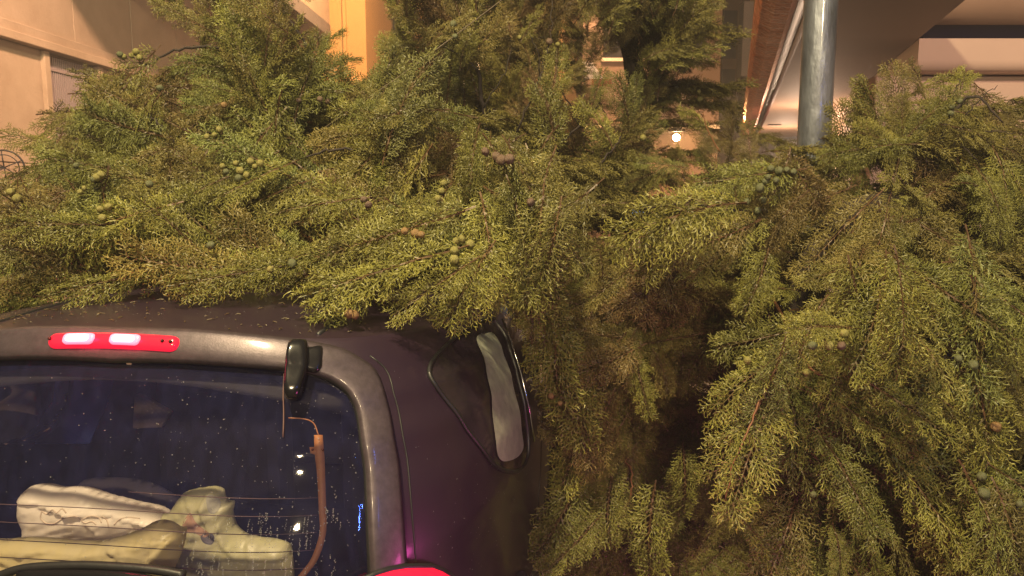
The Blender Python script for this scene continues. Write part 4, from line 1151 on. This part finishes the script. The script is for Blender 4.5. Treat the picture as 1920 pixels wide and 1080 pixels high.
def instancer(name, mats, parent, proto_objs, col):
    me = bpy.data.meshes.new(name); me.from_pydata([tuple(m.translation) for m, _ in mats], [], [])
    ra = me.attributes.new('rot', 'FLOAT_VECTOR', 'POINT'); sc = me.attributes.new('scl', 'FLOAT', 'POINT'); pi_ = me.attributes.new('pick', 'INT', 'POINT')
    for i, (m, k) in enumerate(mats):
        ra.data[i].vector = m.to_euler(); sc.data[i].value = m.to_scale()[0]; pi_.data[i].value = k
    o = link_mesh(name, me, M['leaf'], parent); o['kind'] = 'stuff'; o.color = col
    ng = bpy.data.node_groups.new(name, 'GeometryNodeTree')
    ng.interface.new_socket('Geometry', in_out='INPUT', socket_type='NodeSocketGeometry'); ng.interface.new_socket('Geometry', in_out='OUTPUT', socket_type='NodeSocketGeometry')
    gi = ng.nodes.new('NodeGroupInput'); go = ng.nodes.new('NodeGroupOutput'); ip = ng.nodes.new('GeometryNodeInstanceOnPoints')
    jn = ng.nodes.new('GeometryNodeGeometryToInstance')
    for po_ in reversed(proto_objs):
        oi = ng.nodes.new('GeometryNodeObjectInfo'); oi.inputs['Object'].default_value = po_; oi.transform_space = 'ORIGINAL'; ng.links.new(oi.outputs['Geometry'], jn.inputs[0])
    def na(nm, ty):
        a = ng.nodes.new('GeometryNodeInputNamedAttribute'); a.data_type = ty; a.inputs[0].default_value = nm; return a.outputs[0]
    ng.links.new(gi.outputs[0], ip.inputs['Points']); ng.links.new(jn.outputs[0], ip.inputs['Instance']); ip.inputs['Pick Instance'].default_value = True
    ng.links.new(na('pick', 'INT'), ip.inputs['Instance Index'])
    er = ng.nodes.new('FunctionNodeEulerToRotation'); ng.links.new(na('rot', 'FLOAT_VECTOR'), er.inputs[0]); ng.links.new(er.outputs[0], ip.inputs['Rotation'])
    ng.links.new(na('scl', 'FLOAT'), ip.inputs['Scale'])
    ng.links.new(ip.outputs[0], go.inputs[0])
    md = o.modifiers.new('foliage', 'NODES'); md.node_group = ng; return o

def grow(root, poly, Yf, n_front, n_back, seed, thick=.35, back=(.3, 1.2), spread=.5, scale=(.75, 1.15), toward=-.25, dead=.15, bluish=.3, holes=(), protoset=(0, 1, 2, 3, 4, 7), back_poly=None, backdead=.35, zmin=.1, dropn=5, clump=.95, roofclear=False):
    rnd = random.Random(seed); xs = [p[0] for p in poly]; ys = [p[1] for p in poly]; pts = []
    # best-candidate sampling for an even but irregular cover
    def sample(P, n, cand=7):
        out = []
        xs = [p[0] for p in P]; ys = [p[1] for p in P]
        while len(out) < n:
            best = None; bd = -1
            for _ in range(cand):
                while True:
                    x = rnd.uniform(min(xs), max(xs)); y = rnd.uniform(min(ys), max(ys))
                    if in_poly(x, y, P) and not any((x-hx_)**2+(y-hy_)**2 < hr**2 for hx_, hy_, hr in holes): break
                dd = min([(x-a)**2+(y-b)**2 for a, b in out[-140:]] or [1e9])
                if dd > bd: bd = dd; best = (x, y)
            out.append(best)
        return out
    objs = []; dr = []
    for (x, y) in sample(poly, n_front):
        k = rnd.choice(protoset); me, tips = protos[k]; sc = rnd.uniform(*scale)
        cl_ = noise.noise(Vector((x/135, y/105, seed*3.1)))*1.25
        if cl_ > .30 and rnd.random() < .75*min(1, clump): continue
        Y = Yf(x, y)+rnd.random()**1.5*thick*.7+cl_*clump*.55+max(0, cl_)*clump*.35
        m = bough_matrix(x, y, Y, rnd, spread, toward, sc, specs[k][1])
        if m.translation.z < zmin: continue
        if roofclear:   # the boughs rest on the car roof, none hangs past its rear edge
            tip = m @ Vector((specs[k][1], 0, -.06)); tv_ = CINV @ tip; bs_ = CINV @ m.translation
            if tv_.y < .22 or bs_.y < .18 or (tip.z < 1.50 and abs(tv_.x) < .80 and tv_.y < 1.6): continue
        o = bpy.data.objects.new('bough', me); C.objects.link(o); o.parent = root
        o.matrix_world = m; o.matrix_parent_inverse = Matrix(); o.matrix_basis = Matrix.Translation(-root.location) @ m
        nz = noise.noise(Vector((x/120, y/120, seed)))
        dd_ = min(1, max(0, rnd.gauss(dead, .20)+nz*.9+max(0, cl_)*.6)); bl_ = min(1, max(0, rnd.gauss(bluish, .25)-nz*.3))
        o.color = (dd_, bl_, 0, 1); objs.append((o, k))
        for t in rnd.sample(tips, min(dropn, len(tips))): dr.append((m @ t+Vector((0, 0, -.002)), Vector((0, 0, 1)), rnd.choice([.0011, .0015, .0021]), 1.1, 1))
    used = {}
    for o, k in objs: used.setdefault(k, o)
    keys = list(used); mats = []
    for (x, y) in sample(back_poly or poly, n_back, 3):
        k = rnd.choice(keys); Y = Yf(x, y)+rnd.uniform(*back); sc = rnd.uniform(*scale)*1.05
        m = bough_matrix(x, y, Y, rnd, spread*1.5, 0, sc, specs[k][1])
        if m.translation.z < zmin: continue
        mats.append((Matrix.Translation(-root.location) @ m, keys.index(k)))
    if mats: instancer('inner_foliage', mats, root, [used[k] for k in keys], (backdead, .2, 0, 1))
    if dr: drops('raindrop', dr, M['water'], root)
    return objs
def limb(root, pts, r0, r1, m='bark', n=7, jit=.004, name='limb'):
    if name == 'limb' and m == 'bark': r0 *= .62; r1 *= .62; jit = .003
    P = [Vector(p)-root.location for p in pts]
    return tube(name, P, r0, r1, M[m], root, n, 7, jit)

# -- tree lying over the car
T1 = thing('fallen_cypress', 'big fallen cypress whose green boughs lie across the car roof, filling the left', 'tree', (-.2, 4.6, 0))
def Y1(x, y): return max(1.84, 1.90+(565-y)/460*1.25+max(0, (300-x))/300*.35)
P1 = [(-70, 600), (-70, 430), (20, 410), (80, 330), (100, 270), (170, 205), (260, 145), (400, 110), (500, 135), (580, 160), (690, 190), (800, 200), (900, 260), (1010, 330), (1060, 420), (1030, 490), (970, 505), (850, 530), (700, 535), (560, 520), (300, 520), (180, 530), (60, 565)]
grow(T1, P1, Y1, 395, 400, 21, thick=.30, back=(.55, 1.4), spread=.78, toward=-.30, clump=1.15, roofclear=True, dead=.24, bluish=.25, scale=(.62, 1.0))
# fringe boughs on the roof edge are part of the same tree: placed one by one below
def fringe(root, lst, seed):
    rnd = random.Random(seed)
    for (bx, by, bY, tx, ty, tY, k) in lst:
        a = at(bx, by, bY); b = at(tx, ty, tY); me, tips = protos[k]; L = specs[k][1]
        d = (b-a); sc = d.length/L; d.normalize(); upr = Vector((0, -.55, .85)); z = (upr-d*upr.dot(d)).normalized(); y = z.cross(d)
        m = (Matrix(((d.x, y.x, z.x), (d.y, y.y, z.y), (d.z, y.z, z.z)))*sc).to_4x4(); m.translation = a
        o = bpy.data.objects.new('bough', me); C.objects.link(o); o.parent = root; o.matrix_basis = Matrix.Translation(-root.location) @ m
        o.color = (max(0, rnd.gauss(.03, .05)), max(0, rnd.gauss(.1, .1)), 0, 1)
fringe(T1, [(880, 460, 1.85, 575, 582, 1.66, 2), (900, 480, 1.82, 760, 608, 1.66, 0), (930, 450, 1.9, 850, 590, 1.70, 3), (700, 370, 2.0, 490, 405, 1.9, 4), (850, 390, 2.0, 680, 480, 1.85, 2), (600, 490, 1.92, 320, 556, 1.76, 2), (380, 490, 2.0, 95, 572, 1.85, 2),
            (640, 460, 1.95, 440, 540, 1.82, 0), (980, 430, 2.1, 1010, 560, 1.95, 3), (760, 480, 1.9, 560, 560, 1.74, 1), (900, 360, 2.1, 950, 540, 1.9, 3), (430, 330, 2.3, 290, 420, 2.15, 0), (560, 300, 2.4, 400, 390, 2.2, 2), (900, 230, 2.6, 870, 340, 2.4, 6), (850, 340, 2.2, 790, 420, 2.0, 6)], 5)
limb(T1, [(-.2, 4.6, 0.0), (-.1, 4.4, .9), at(1060, 430, 4.0), at(940, 380, 3.8), at(820, 340, 3.6), at(640, 320, 3.5), at(420, 320, 3.5)], .12, .03, name='trunk', n=12)
limb(T1, [at(640, 200, 3.2), at(520, 115, 3.05), at(460, 96, 3.0), at(400, 88, 3.0), at(335, 92, 3.0), at(270, 125, 3.0)], .016, .006)
limb(T1, [at(820, 300, 3.1), at(760, 300, 2.75), at(700, 285, 2.62), at(630, 280, 2.6), at(560, 300, 2.6)], .014, .005)
limb(T1, [at(330, 270, 2.75), at(300, 235, 2.72), at(275, 210, 2.75)], .008, .004)
0 and limb(T1, [at(880, 440, 2.1), at(790, 515, 2.04), at(700, 562, 2.0), at(610, 574, 1.98)], .0048, .002, 'stem', jit=.001)
limb(T1, [at(760, 320, 2.9), at(600, 380, 2.5), at(420, 420, 2.5), at(250, 440, 2.6)], .012, .004)
limb(T1, [at(700, 250, 3.1), at(500, 240, 3.15), at(300, 270, 3.15), at(120, 340, 3.2)], .014, .004)

# -- upright crown behind, in the middle
T2 = thing('leaning_cypress', 'sparser cypress standing behind the fallen one, rising out of frame at the top centre', 'tree', (.8, 5.2, 0))
def Y2(x, y): return 3.35+.5*math.sin(x/130)
P2a = [(720, -60), (1080, -60), (1060, 60), (960, 200), (1060, 350), (900, 300), (800, 220), (720, 190), (720, 130), (745, 80)]
H2 = [(1012, 140, 38), (1065, 190, 36), (1110, 125, 42), (620, 50, 110), (660, 10, 90), (1268, 262, 85), (1310, 235, 70), (1390, 200, 70), (735, 100, 20)]
grow(T2, P2a, Y2, 130, 60, 31, thick=.8, back=(.5, 1.3), spread=.6, dead=.35, bluish=.1, holes=H2, scale=(.5, .85), dropn=16, backdead=.4)
P2b = [(1110, -60), (1285, -60), (1295, 60), (1285, 150), (1260, 190), (1200, 300), (1180, 340), (1130, 400), (1060, 420), (1080, 350), (1180, 240), (1160, 150)]
grow(T2, [(955, -60), (1115, -60), (1120, 60), (1125, 230), (1040, 300), (960, 260), (940, 120)], lambda x, y: 3.4, 46, 10, 37, thick=.6, spread=.55, dead=.45, bluish=.1, scale=(.4, .65), holes=[(1012, 140, 24), (1065, 190, 24), (1110, 125, 34)], dropn=12, clump=.3)
grow(T2, P2b, lambda x, y: 3.3, 110, 60, 32, thick=.8, back=(.5, 1.3), spread=.55, dead=.28, bluish=.35, holes=H2, scale=(.5, .85), dropn=16, backdead=.4)
grow(T2, [(500, 110), (530, 80), (560, 110), (600, 160), (690, 185), (720, 230), (520, 190)], lambda x, y: 3.3, 20, 14, 33, thick=.4, spread=.7, dead=.55, holes=[(660, 40, 60)], scale=(.5, .8), dropn=10)
grow(T2, [(330, -60), (520, -60), (530, 0), (510, 50), (440, 50), (360, 50), (300, 10)], lambda x, y: 3.1, 26, 3, 34, thick=.4, spread=.6, dead=.2, holes=[(650, 40, 60), (480, 55, 22)], scale=(.45, .75), dropn=8)
grow(T2, [(1300, 265), (1395, 250), (1420, 335), (1200, 345), (1175, 300), (1235, 320)], lambda x, y: 3.0, 26, 14, 36, thick=.5, spread=.8, dead=.6, scale=(.4, .6), holes=[(1268, 250, 50)], dropn=8)
limb(T2, [(.8, 5.2, 0), (.9, 5.0, 1.0), at(1160, 400, 4.0), at(1200, 260, 4.0), at(1195, 150, 3.9), at(1170, 40, 3.9), at(1150, -80, 3.9)], .085, .035, name='trunk', n=12)
limb(T2, [at(1120, 430, 3.9), at(1000, 350, 3.5), at(930, 300, 3.45), at(905, 200, 3.4), at(895, 130, 3.4), at(855, 75, 3.4), at(840, -20, 3.4)], .022, .010)
limb(T2, [at(1060, 330, 3.4), at(1045, 285, 3.2), at(1085, 235, 3.2), at(1120, 195, 3.2), at(1130, 150, 3.2)], .010, .004)
limb(T2, [at(1095, 350, 3.3), at(1100, 335, 3.15), at(1145, 285, 3.15), at(1165, 255, 3.15)], .010, .005)
limb(T2, [at(960, 280, 3.3), at(980, 220, 3.2), at(1010, 150, 3.2), at(1030, 80, 3.2), at(1035, 0, 3.2)], .008, .003)
limb(T2, [at(590, 120, 3.2), at(560, 60, 3.15), at(530, 15, 3.15), at(515, -40, 3.15)], .012, .006)
limb(T2, [at(1350, 285, 2.9), at(1325, 240, 2.9), at(1318, 210, 2.9)], .003, .002, 'stem', jit=.001)
for (a, b) in (((1085, 235), (1010, 120)), ((1145, 285), (1110, 160)), ((1010, 150), (990, 60)), ((905, 200), (960, 90)), ((895, 130), (780, 60)), ((930, 300), (820, 220))):
    limb(T2, [at(a[0], a[1], 3.3), at((a[0]+b[0])/2+10, (a[1]+b[1])/2, 3.25), at(b[0], b[1], 3.25)], .006, .002)
# small sprigs standing on those limbs
fringe(T2, [(1110, 200, 3.15, 1130, 130, 3.1, 5), (1040, 290, 3.15, 1030, 150, 3.1, 5), (1030, 200, 3.2, 1050, 90, 3.15, 5), (1150, 285, 3.15, 1110, 180, 3.1, 5), (900, 320, 2.9, 885, 215, 2.8, 6), (1330, 250, 3.0, 1290, 190, 2.95, 5), (620, 130, 3.1, 665, 90, 3.05, 6), (600, 110, 3.1, 625, 40, 3.05, 6)], 9)

# -- right-hand mass in front of the pole
T3 = thing('broken_cypress', 'cypress top arching over the pavement in front of the steel pole, filling the right', 'tree', (1.9, 3.6, .12))
def Y3(x, y): return 2.15+max(0, (640-y))/500*.75+max(0, (x-1500))/420*.15
P3a = [(1260, 430), (1280, 380), (1370, 345), (1480, 330), (1600, 255), (1650, 180), (1755, 145), (1865, 200), (1940, 350), (1960, 560), (1700, 620), (1440, 560), (1400, 470), (1290, 480)]
grow(T3, P3a, Y3, 125, 190, 41, thick=.35, back=(.25, .9), spread=.6, dead=.22, bluish=.15, scale=(.55, .9), holes=[(1515, 460, 72), (1590, 330, 20), (1595, 400, 20)], zmin=.3)
P3b = [(1450, 680), (1490, 600), (1560, 570), (1960, 540), (1960, 1140), (1400, 1140), (1480, 1000), (1450, 880), (1440, 760)]
grow(T3, P3b, lambda x, y: 2.02+max(0, 700-y)/700*.4, 140, 260, 42, thick=.30, back=(.2, .8), spread=.40, dead=.05, bluish=.3, scale=(.6, 1.0), holes=[(1620, 960, 30), (1440, 830, 28)], zmin=.1)
fringe(T3, [(1470, 690, 2.0, 1350, 960, 1.85, 4), (1480, 660, 2.0, 1325, 745, 1.9, 6), (1440, 740, 1.98, 1315, 870, 1.88, 5), (1400, 380, 2.2, 1150, 425, 2.1, 3), (1300, 370, 2.2, 1185, 505, 2.1, 6), (1560, 980, 1.95, 1600, 1090, 1.85, 0), (1640, 820, 1.95, 1830, 1030, 1.85, 2), (1500, 720, 1.98, 1700, 820, 1.9, 2), (1700, 720, 2.0, 1880, 800, 1.95, 0)], 15)
limb(T3, [at(1560, 600, 2.2), at(1490, 645, 2.0), at(1440, 720, 1.94), at(1405, 800, 1.90), at(1375, 870, 1.87), at(1360, 940, 1.86)], .0045, .0015, 'stem', jit=.0015)
limb(T3, [at(1450, 560, 2.3), at(1520, 690, 2.0), at(1580, 700, 2.0)], .005, .003, 'stem', jit=.001)
limb(T3, [(1.9, 3.6, .12), (1.6, 3.4, .9), at(1700, 420, 3.0), at(1600, 400, 2.8), at(1500, 520, 2.6), at(1500, 700, 2.5)], .09, .02, name='trunk', n=12)
limb(T3, [at(1700, 420, 3.0), at(1750, 300, 2.9), at(1780, 220, 2.9), at(1830, 180, 2.85), at(1880, 230, 2.8)], .02, .004)
limb(T3, [at(1600, 400, 2.8), at(1450, 400, 2.6), at(1300, 385, 2.4), at(1195, 390, 2.3)], .012, .003)
for (a, b) in (((1780, 220), (1800, 150)), ((1800, 230), (1870, 160)), ((1820, 260), (1900, 250)), ((1790, 260), (1850, 330))):
    limb(T3, [at(a[0], a[1], 2.85), at((a[0]+b[0])/2, (a[1]+b[1])/2-8, 2.8), at(b[0], b[1], 2.8)], .005, .002)
# -- shaded lower branches beside the car
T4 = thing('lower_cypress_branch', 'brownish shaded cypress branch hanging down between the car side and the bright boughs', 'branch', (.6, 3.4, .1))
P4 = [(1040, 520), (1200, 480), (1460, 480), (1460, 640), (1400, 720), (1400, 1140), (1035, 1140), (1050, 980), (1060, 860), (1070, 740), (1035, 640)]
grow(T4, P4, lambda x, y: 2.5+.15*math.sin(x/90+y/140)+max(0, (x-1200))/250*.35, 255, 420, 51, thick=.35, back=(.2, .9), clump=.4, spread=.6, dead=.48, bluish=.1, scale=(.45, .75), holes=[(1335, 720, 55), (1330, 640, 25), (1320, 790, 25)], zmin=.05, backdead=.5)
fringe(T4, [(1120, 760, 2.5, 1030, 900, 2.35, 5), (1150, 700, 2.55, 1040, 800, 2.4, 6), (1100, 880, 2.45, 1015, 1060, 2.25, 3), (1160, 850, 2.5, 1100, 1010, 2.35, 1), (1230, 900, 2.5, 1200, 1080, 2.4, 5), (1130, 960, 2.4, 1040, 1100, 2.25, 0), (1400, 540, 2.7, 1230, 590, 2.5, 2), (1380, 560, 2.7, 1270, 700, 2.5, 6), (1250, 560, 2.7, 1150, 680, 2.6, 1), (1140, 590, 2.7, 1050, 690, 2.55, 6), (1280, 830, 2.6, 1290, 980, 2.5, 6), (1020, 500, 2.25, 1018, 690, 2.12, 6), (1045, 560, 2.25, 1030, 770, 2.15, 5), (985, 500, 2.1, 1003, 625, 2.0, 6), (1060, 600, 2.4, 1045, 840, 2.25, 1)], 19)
limb(T4, [(.6, 3.4, .1), (.62, 3.5, .8), at(1250, 540, 3.3), at(1100, 495, 3.1)], .05, .012)
limb(T4, [at(1220, 660, 2.7), at(1170, 640, 2.6), at(1150, 700, 2.6)], .006, .003, 'stem')
limb(T4, [at(1170, 960, 2.5), at(1185, 910, 2.5), at(1175, 860, 2.5)], .004, .002, 'stem')

# ---- cones (set on the outermost sprays) -------------------------------------------------------------------
def cone_mesh(seed, m):
    r = random.Random(seed); bm = bmesh.new(); bmesh.ops.create_icosphere(bm, subdivisions=3, radius=1)
    cs = [Vector((math.sqrt(1-z*z)*math.cos(a), math.sqrt(1-z*z)*math.sin(a), z)) for z, a in [((1-2*(i+.5)/11), i*2.4) for i in range(11)]]
    for v in bm.verts:
        n_ = v.co.normalized(); dots = sorted([n_.dot(c) for c in cs], reverse=True)
        gap = dots[0]-dots[1]; k = 1-.17*math.exp(-gap*22)+.16*max(0, dots[0]-.975)/.025*.6+.05*noise.noise(n_*3+Vector((seed, 0, 0)))
        v.co = n_*k*Vector((1, 1, 1)).x; v.co.z *= 1.06
    me = bpy.data.meshes.new('cone'); bm.to_mesh(me); bm.free(); me.materials.append(m)
    me.polygons.foreach_set('use_smooth', [True]*len(me.polygons)); return me
CM = {k: cone_mesh(i, M['cone_'+k]) for i, k in enumerate(('yellow', 'green', 'brown', 'orange'))}
rc = random.Random(77)
bpy.context.view_layer.update(); DG = bpy.context.evaluated_depsgraph_get()
def seen_depth(x, y):
    best = None
    for dx, dy in ((0, 0), (6, 0), (-6, 0), (0, 6), (0, -6), (4, 4), (-4, -4), (10, -8)):
        d = ray(x+dx, y+dy); h = S.ray_cast(DG, Vector((0, 0, H)), d.normalized())
        if h[0] and (best is None or h[1].y < best): best = h[1].y
    return best
def cones(root, lst, Yf, col, r=.0150):
    for it in lst:
        x, y = it[0], it[1]; c = it[2] if len(it) > 2 else col
        sd_ = seen_depth(x, y); yy_ = Yf(x, y)
        if sd_ is None or sd_ > yy_+1.0: sd_ = yy_
        p = at(x, y, sd_-.002-rc.random()*.008)
        o = bpy.data.objects.new('cone', CM[c]); C.objects.link(o); o.parent = root
        s = r*rc.uniform(.58, .88); o.scale = (s, s*rc.uniform(.85, 1), s*rc.uniform(.9, 1.05)); o.location = p-root.location; o.rotation_euler = (rc.uniform(0, 6), rc.uniform(0, 6), rc.uniform(0, 6))
cones(T1, [(417, 312), (442, 306), (450, 320), (462, 328), (470, 303), (478, 312), (488, 306), (447, 334, 'green'), (424, 322, 'green'), (388, 256), (402, 253), (411, 243), (821, 372), (828, 358), (832, 344),
           (855, 452), (866, 448), (882, 458), (852, 470), (852, 487), (300, 165, 'green'), (262, 108), (247, 104), (232, 106), (225, 102, 'green'), (255, 97), (150, 360), (158, 353), (183, 332), (190, 328), (175, 336, 'green'), (192, 408), (203, 388), (188, 392),
           (143, 310, 'green'), (507, 505), (548, 494, 'green'), (280, 345, 'green'), (665, 590, 'orange'), (655, 588, 'orange'), (759, 433, 'orange'), (779, 438, 'orange'), (790, 440, 'orange'), (682, 374, 'brown'), (691, 384, 'brown'), (995, 379, 'brown'), (420, 197, 'orange'), (395, 460, 'green'), (20, 360), (32, 372), (600, 186, 'brown'), (560, 188, 'brown'), (615, 190, 'brown')],
      lambda x, y: Y1(x, y) if y < 560 else 1.70, 'yellow')
cones(T2, [(850, 45, 'green'), (853, 68, 'green'), (1046, 83), (1030, 78, 'brown'), (974, 70), (940, 300, 'brown'), (930, 293, 'brown'), (955, 298, 'brown'), (1268, 165), (1310, 172), (1312, 186), (1306, 195), (1206, 258), (910, 284, 'brown')], lambda x, y: 3.2 if y < 280 else 2.8, 'yellow', .018)
cones(T3, [(1523, 648, 'green'), (1555, 648, 'yellow'), (1583, 625, 'yellow'), (1578, 648, 'brown'), (1512, 698, 'yellow'), (1445, 316), (1460, 320), (1475, 318), (1488, 322), (1435, 340, 'green'), (1425, 352, 'green'), (1430, 375, 'green'), (1400, 378, 'green'), (1420, 395, 'green'),
           (1455, 338, 'green'), (1440, 332, 'green'), (1841, 893), (1845, 925), (1912, 945), (1867, 800, 'orange'), (1797, 672), (1825, 684), (1525, 927, 'green'), (1402, 675, 'yellow'), (1785, 200), (1783, 212, 'green'), (1800, 190, 'green')],
      lambda x, y: (Y3(x, y) if y < 560 else 1.98), 'green', .0165)
cones(T4, [(1033, 742, 'orange'), (1050, 756, 'orange')], lambda x, y: 2.5, 'orange', .014)

# foliage and shrubs seen past the car's left side window and at the left edge
print('objects', len(bpy.data.objects), 'tris', sum(len(m.polygons) for m in bpy.data.meshes)*2)
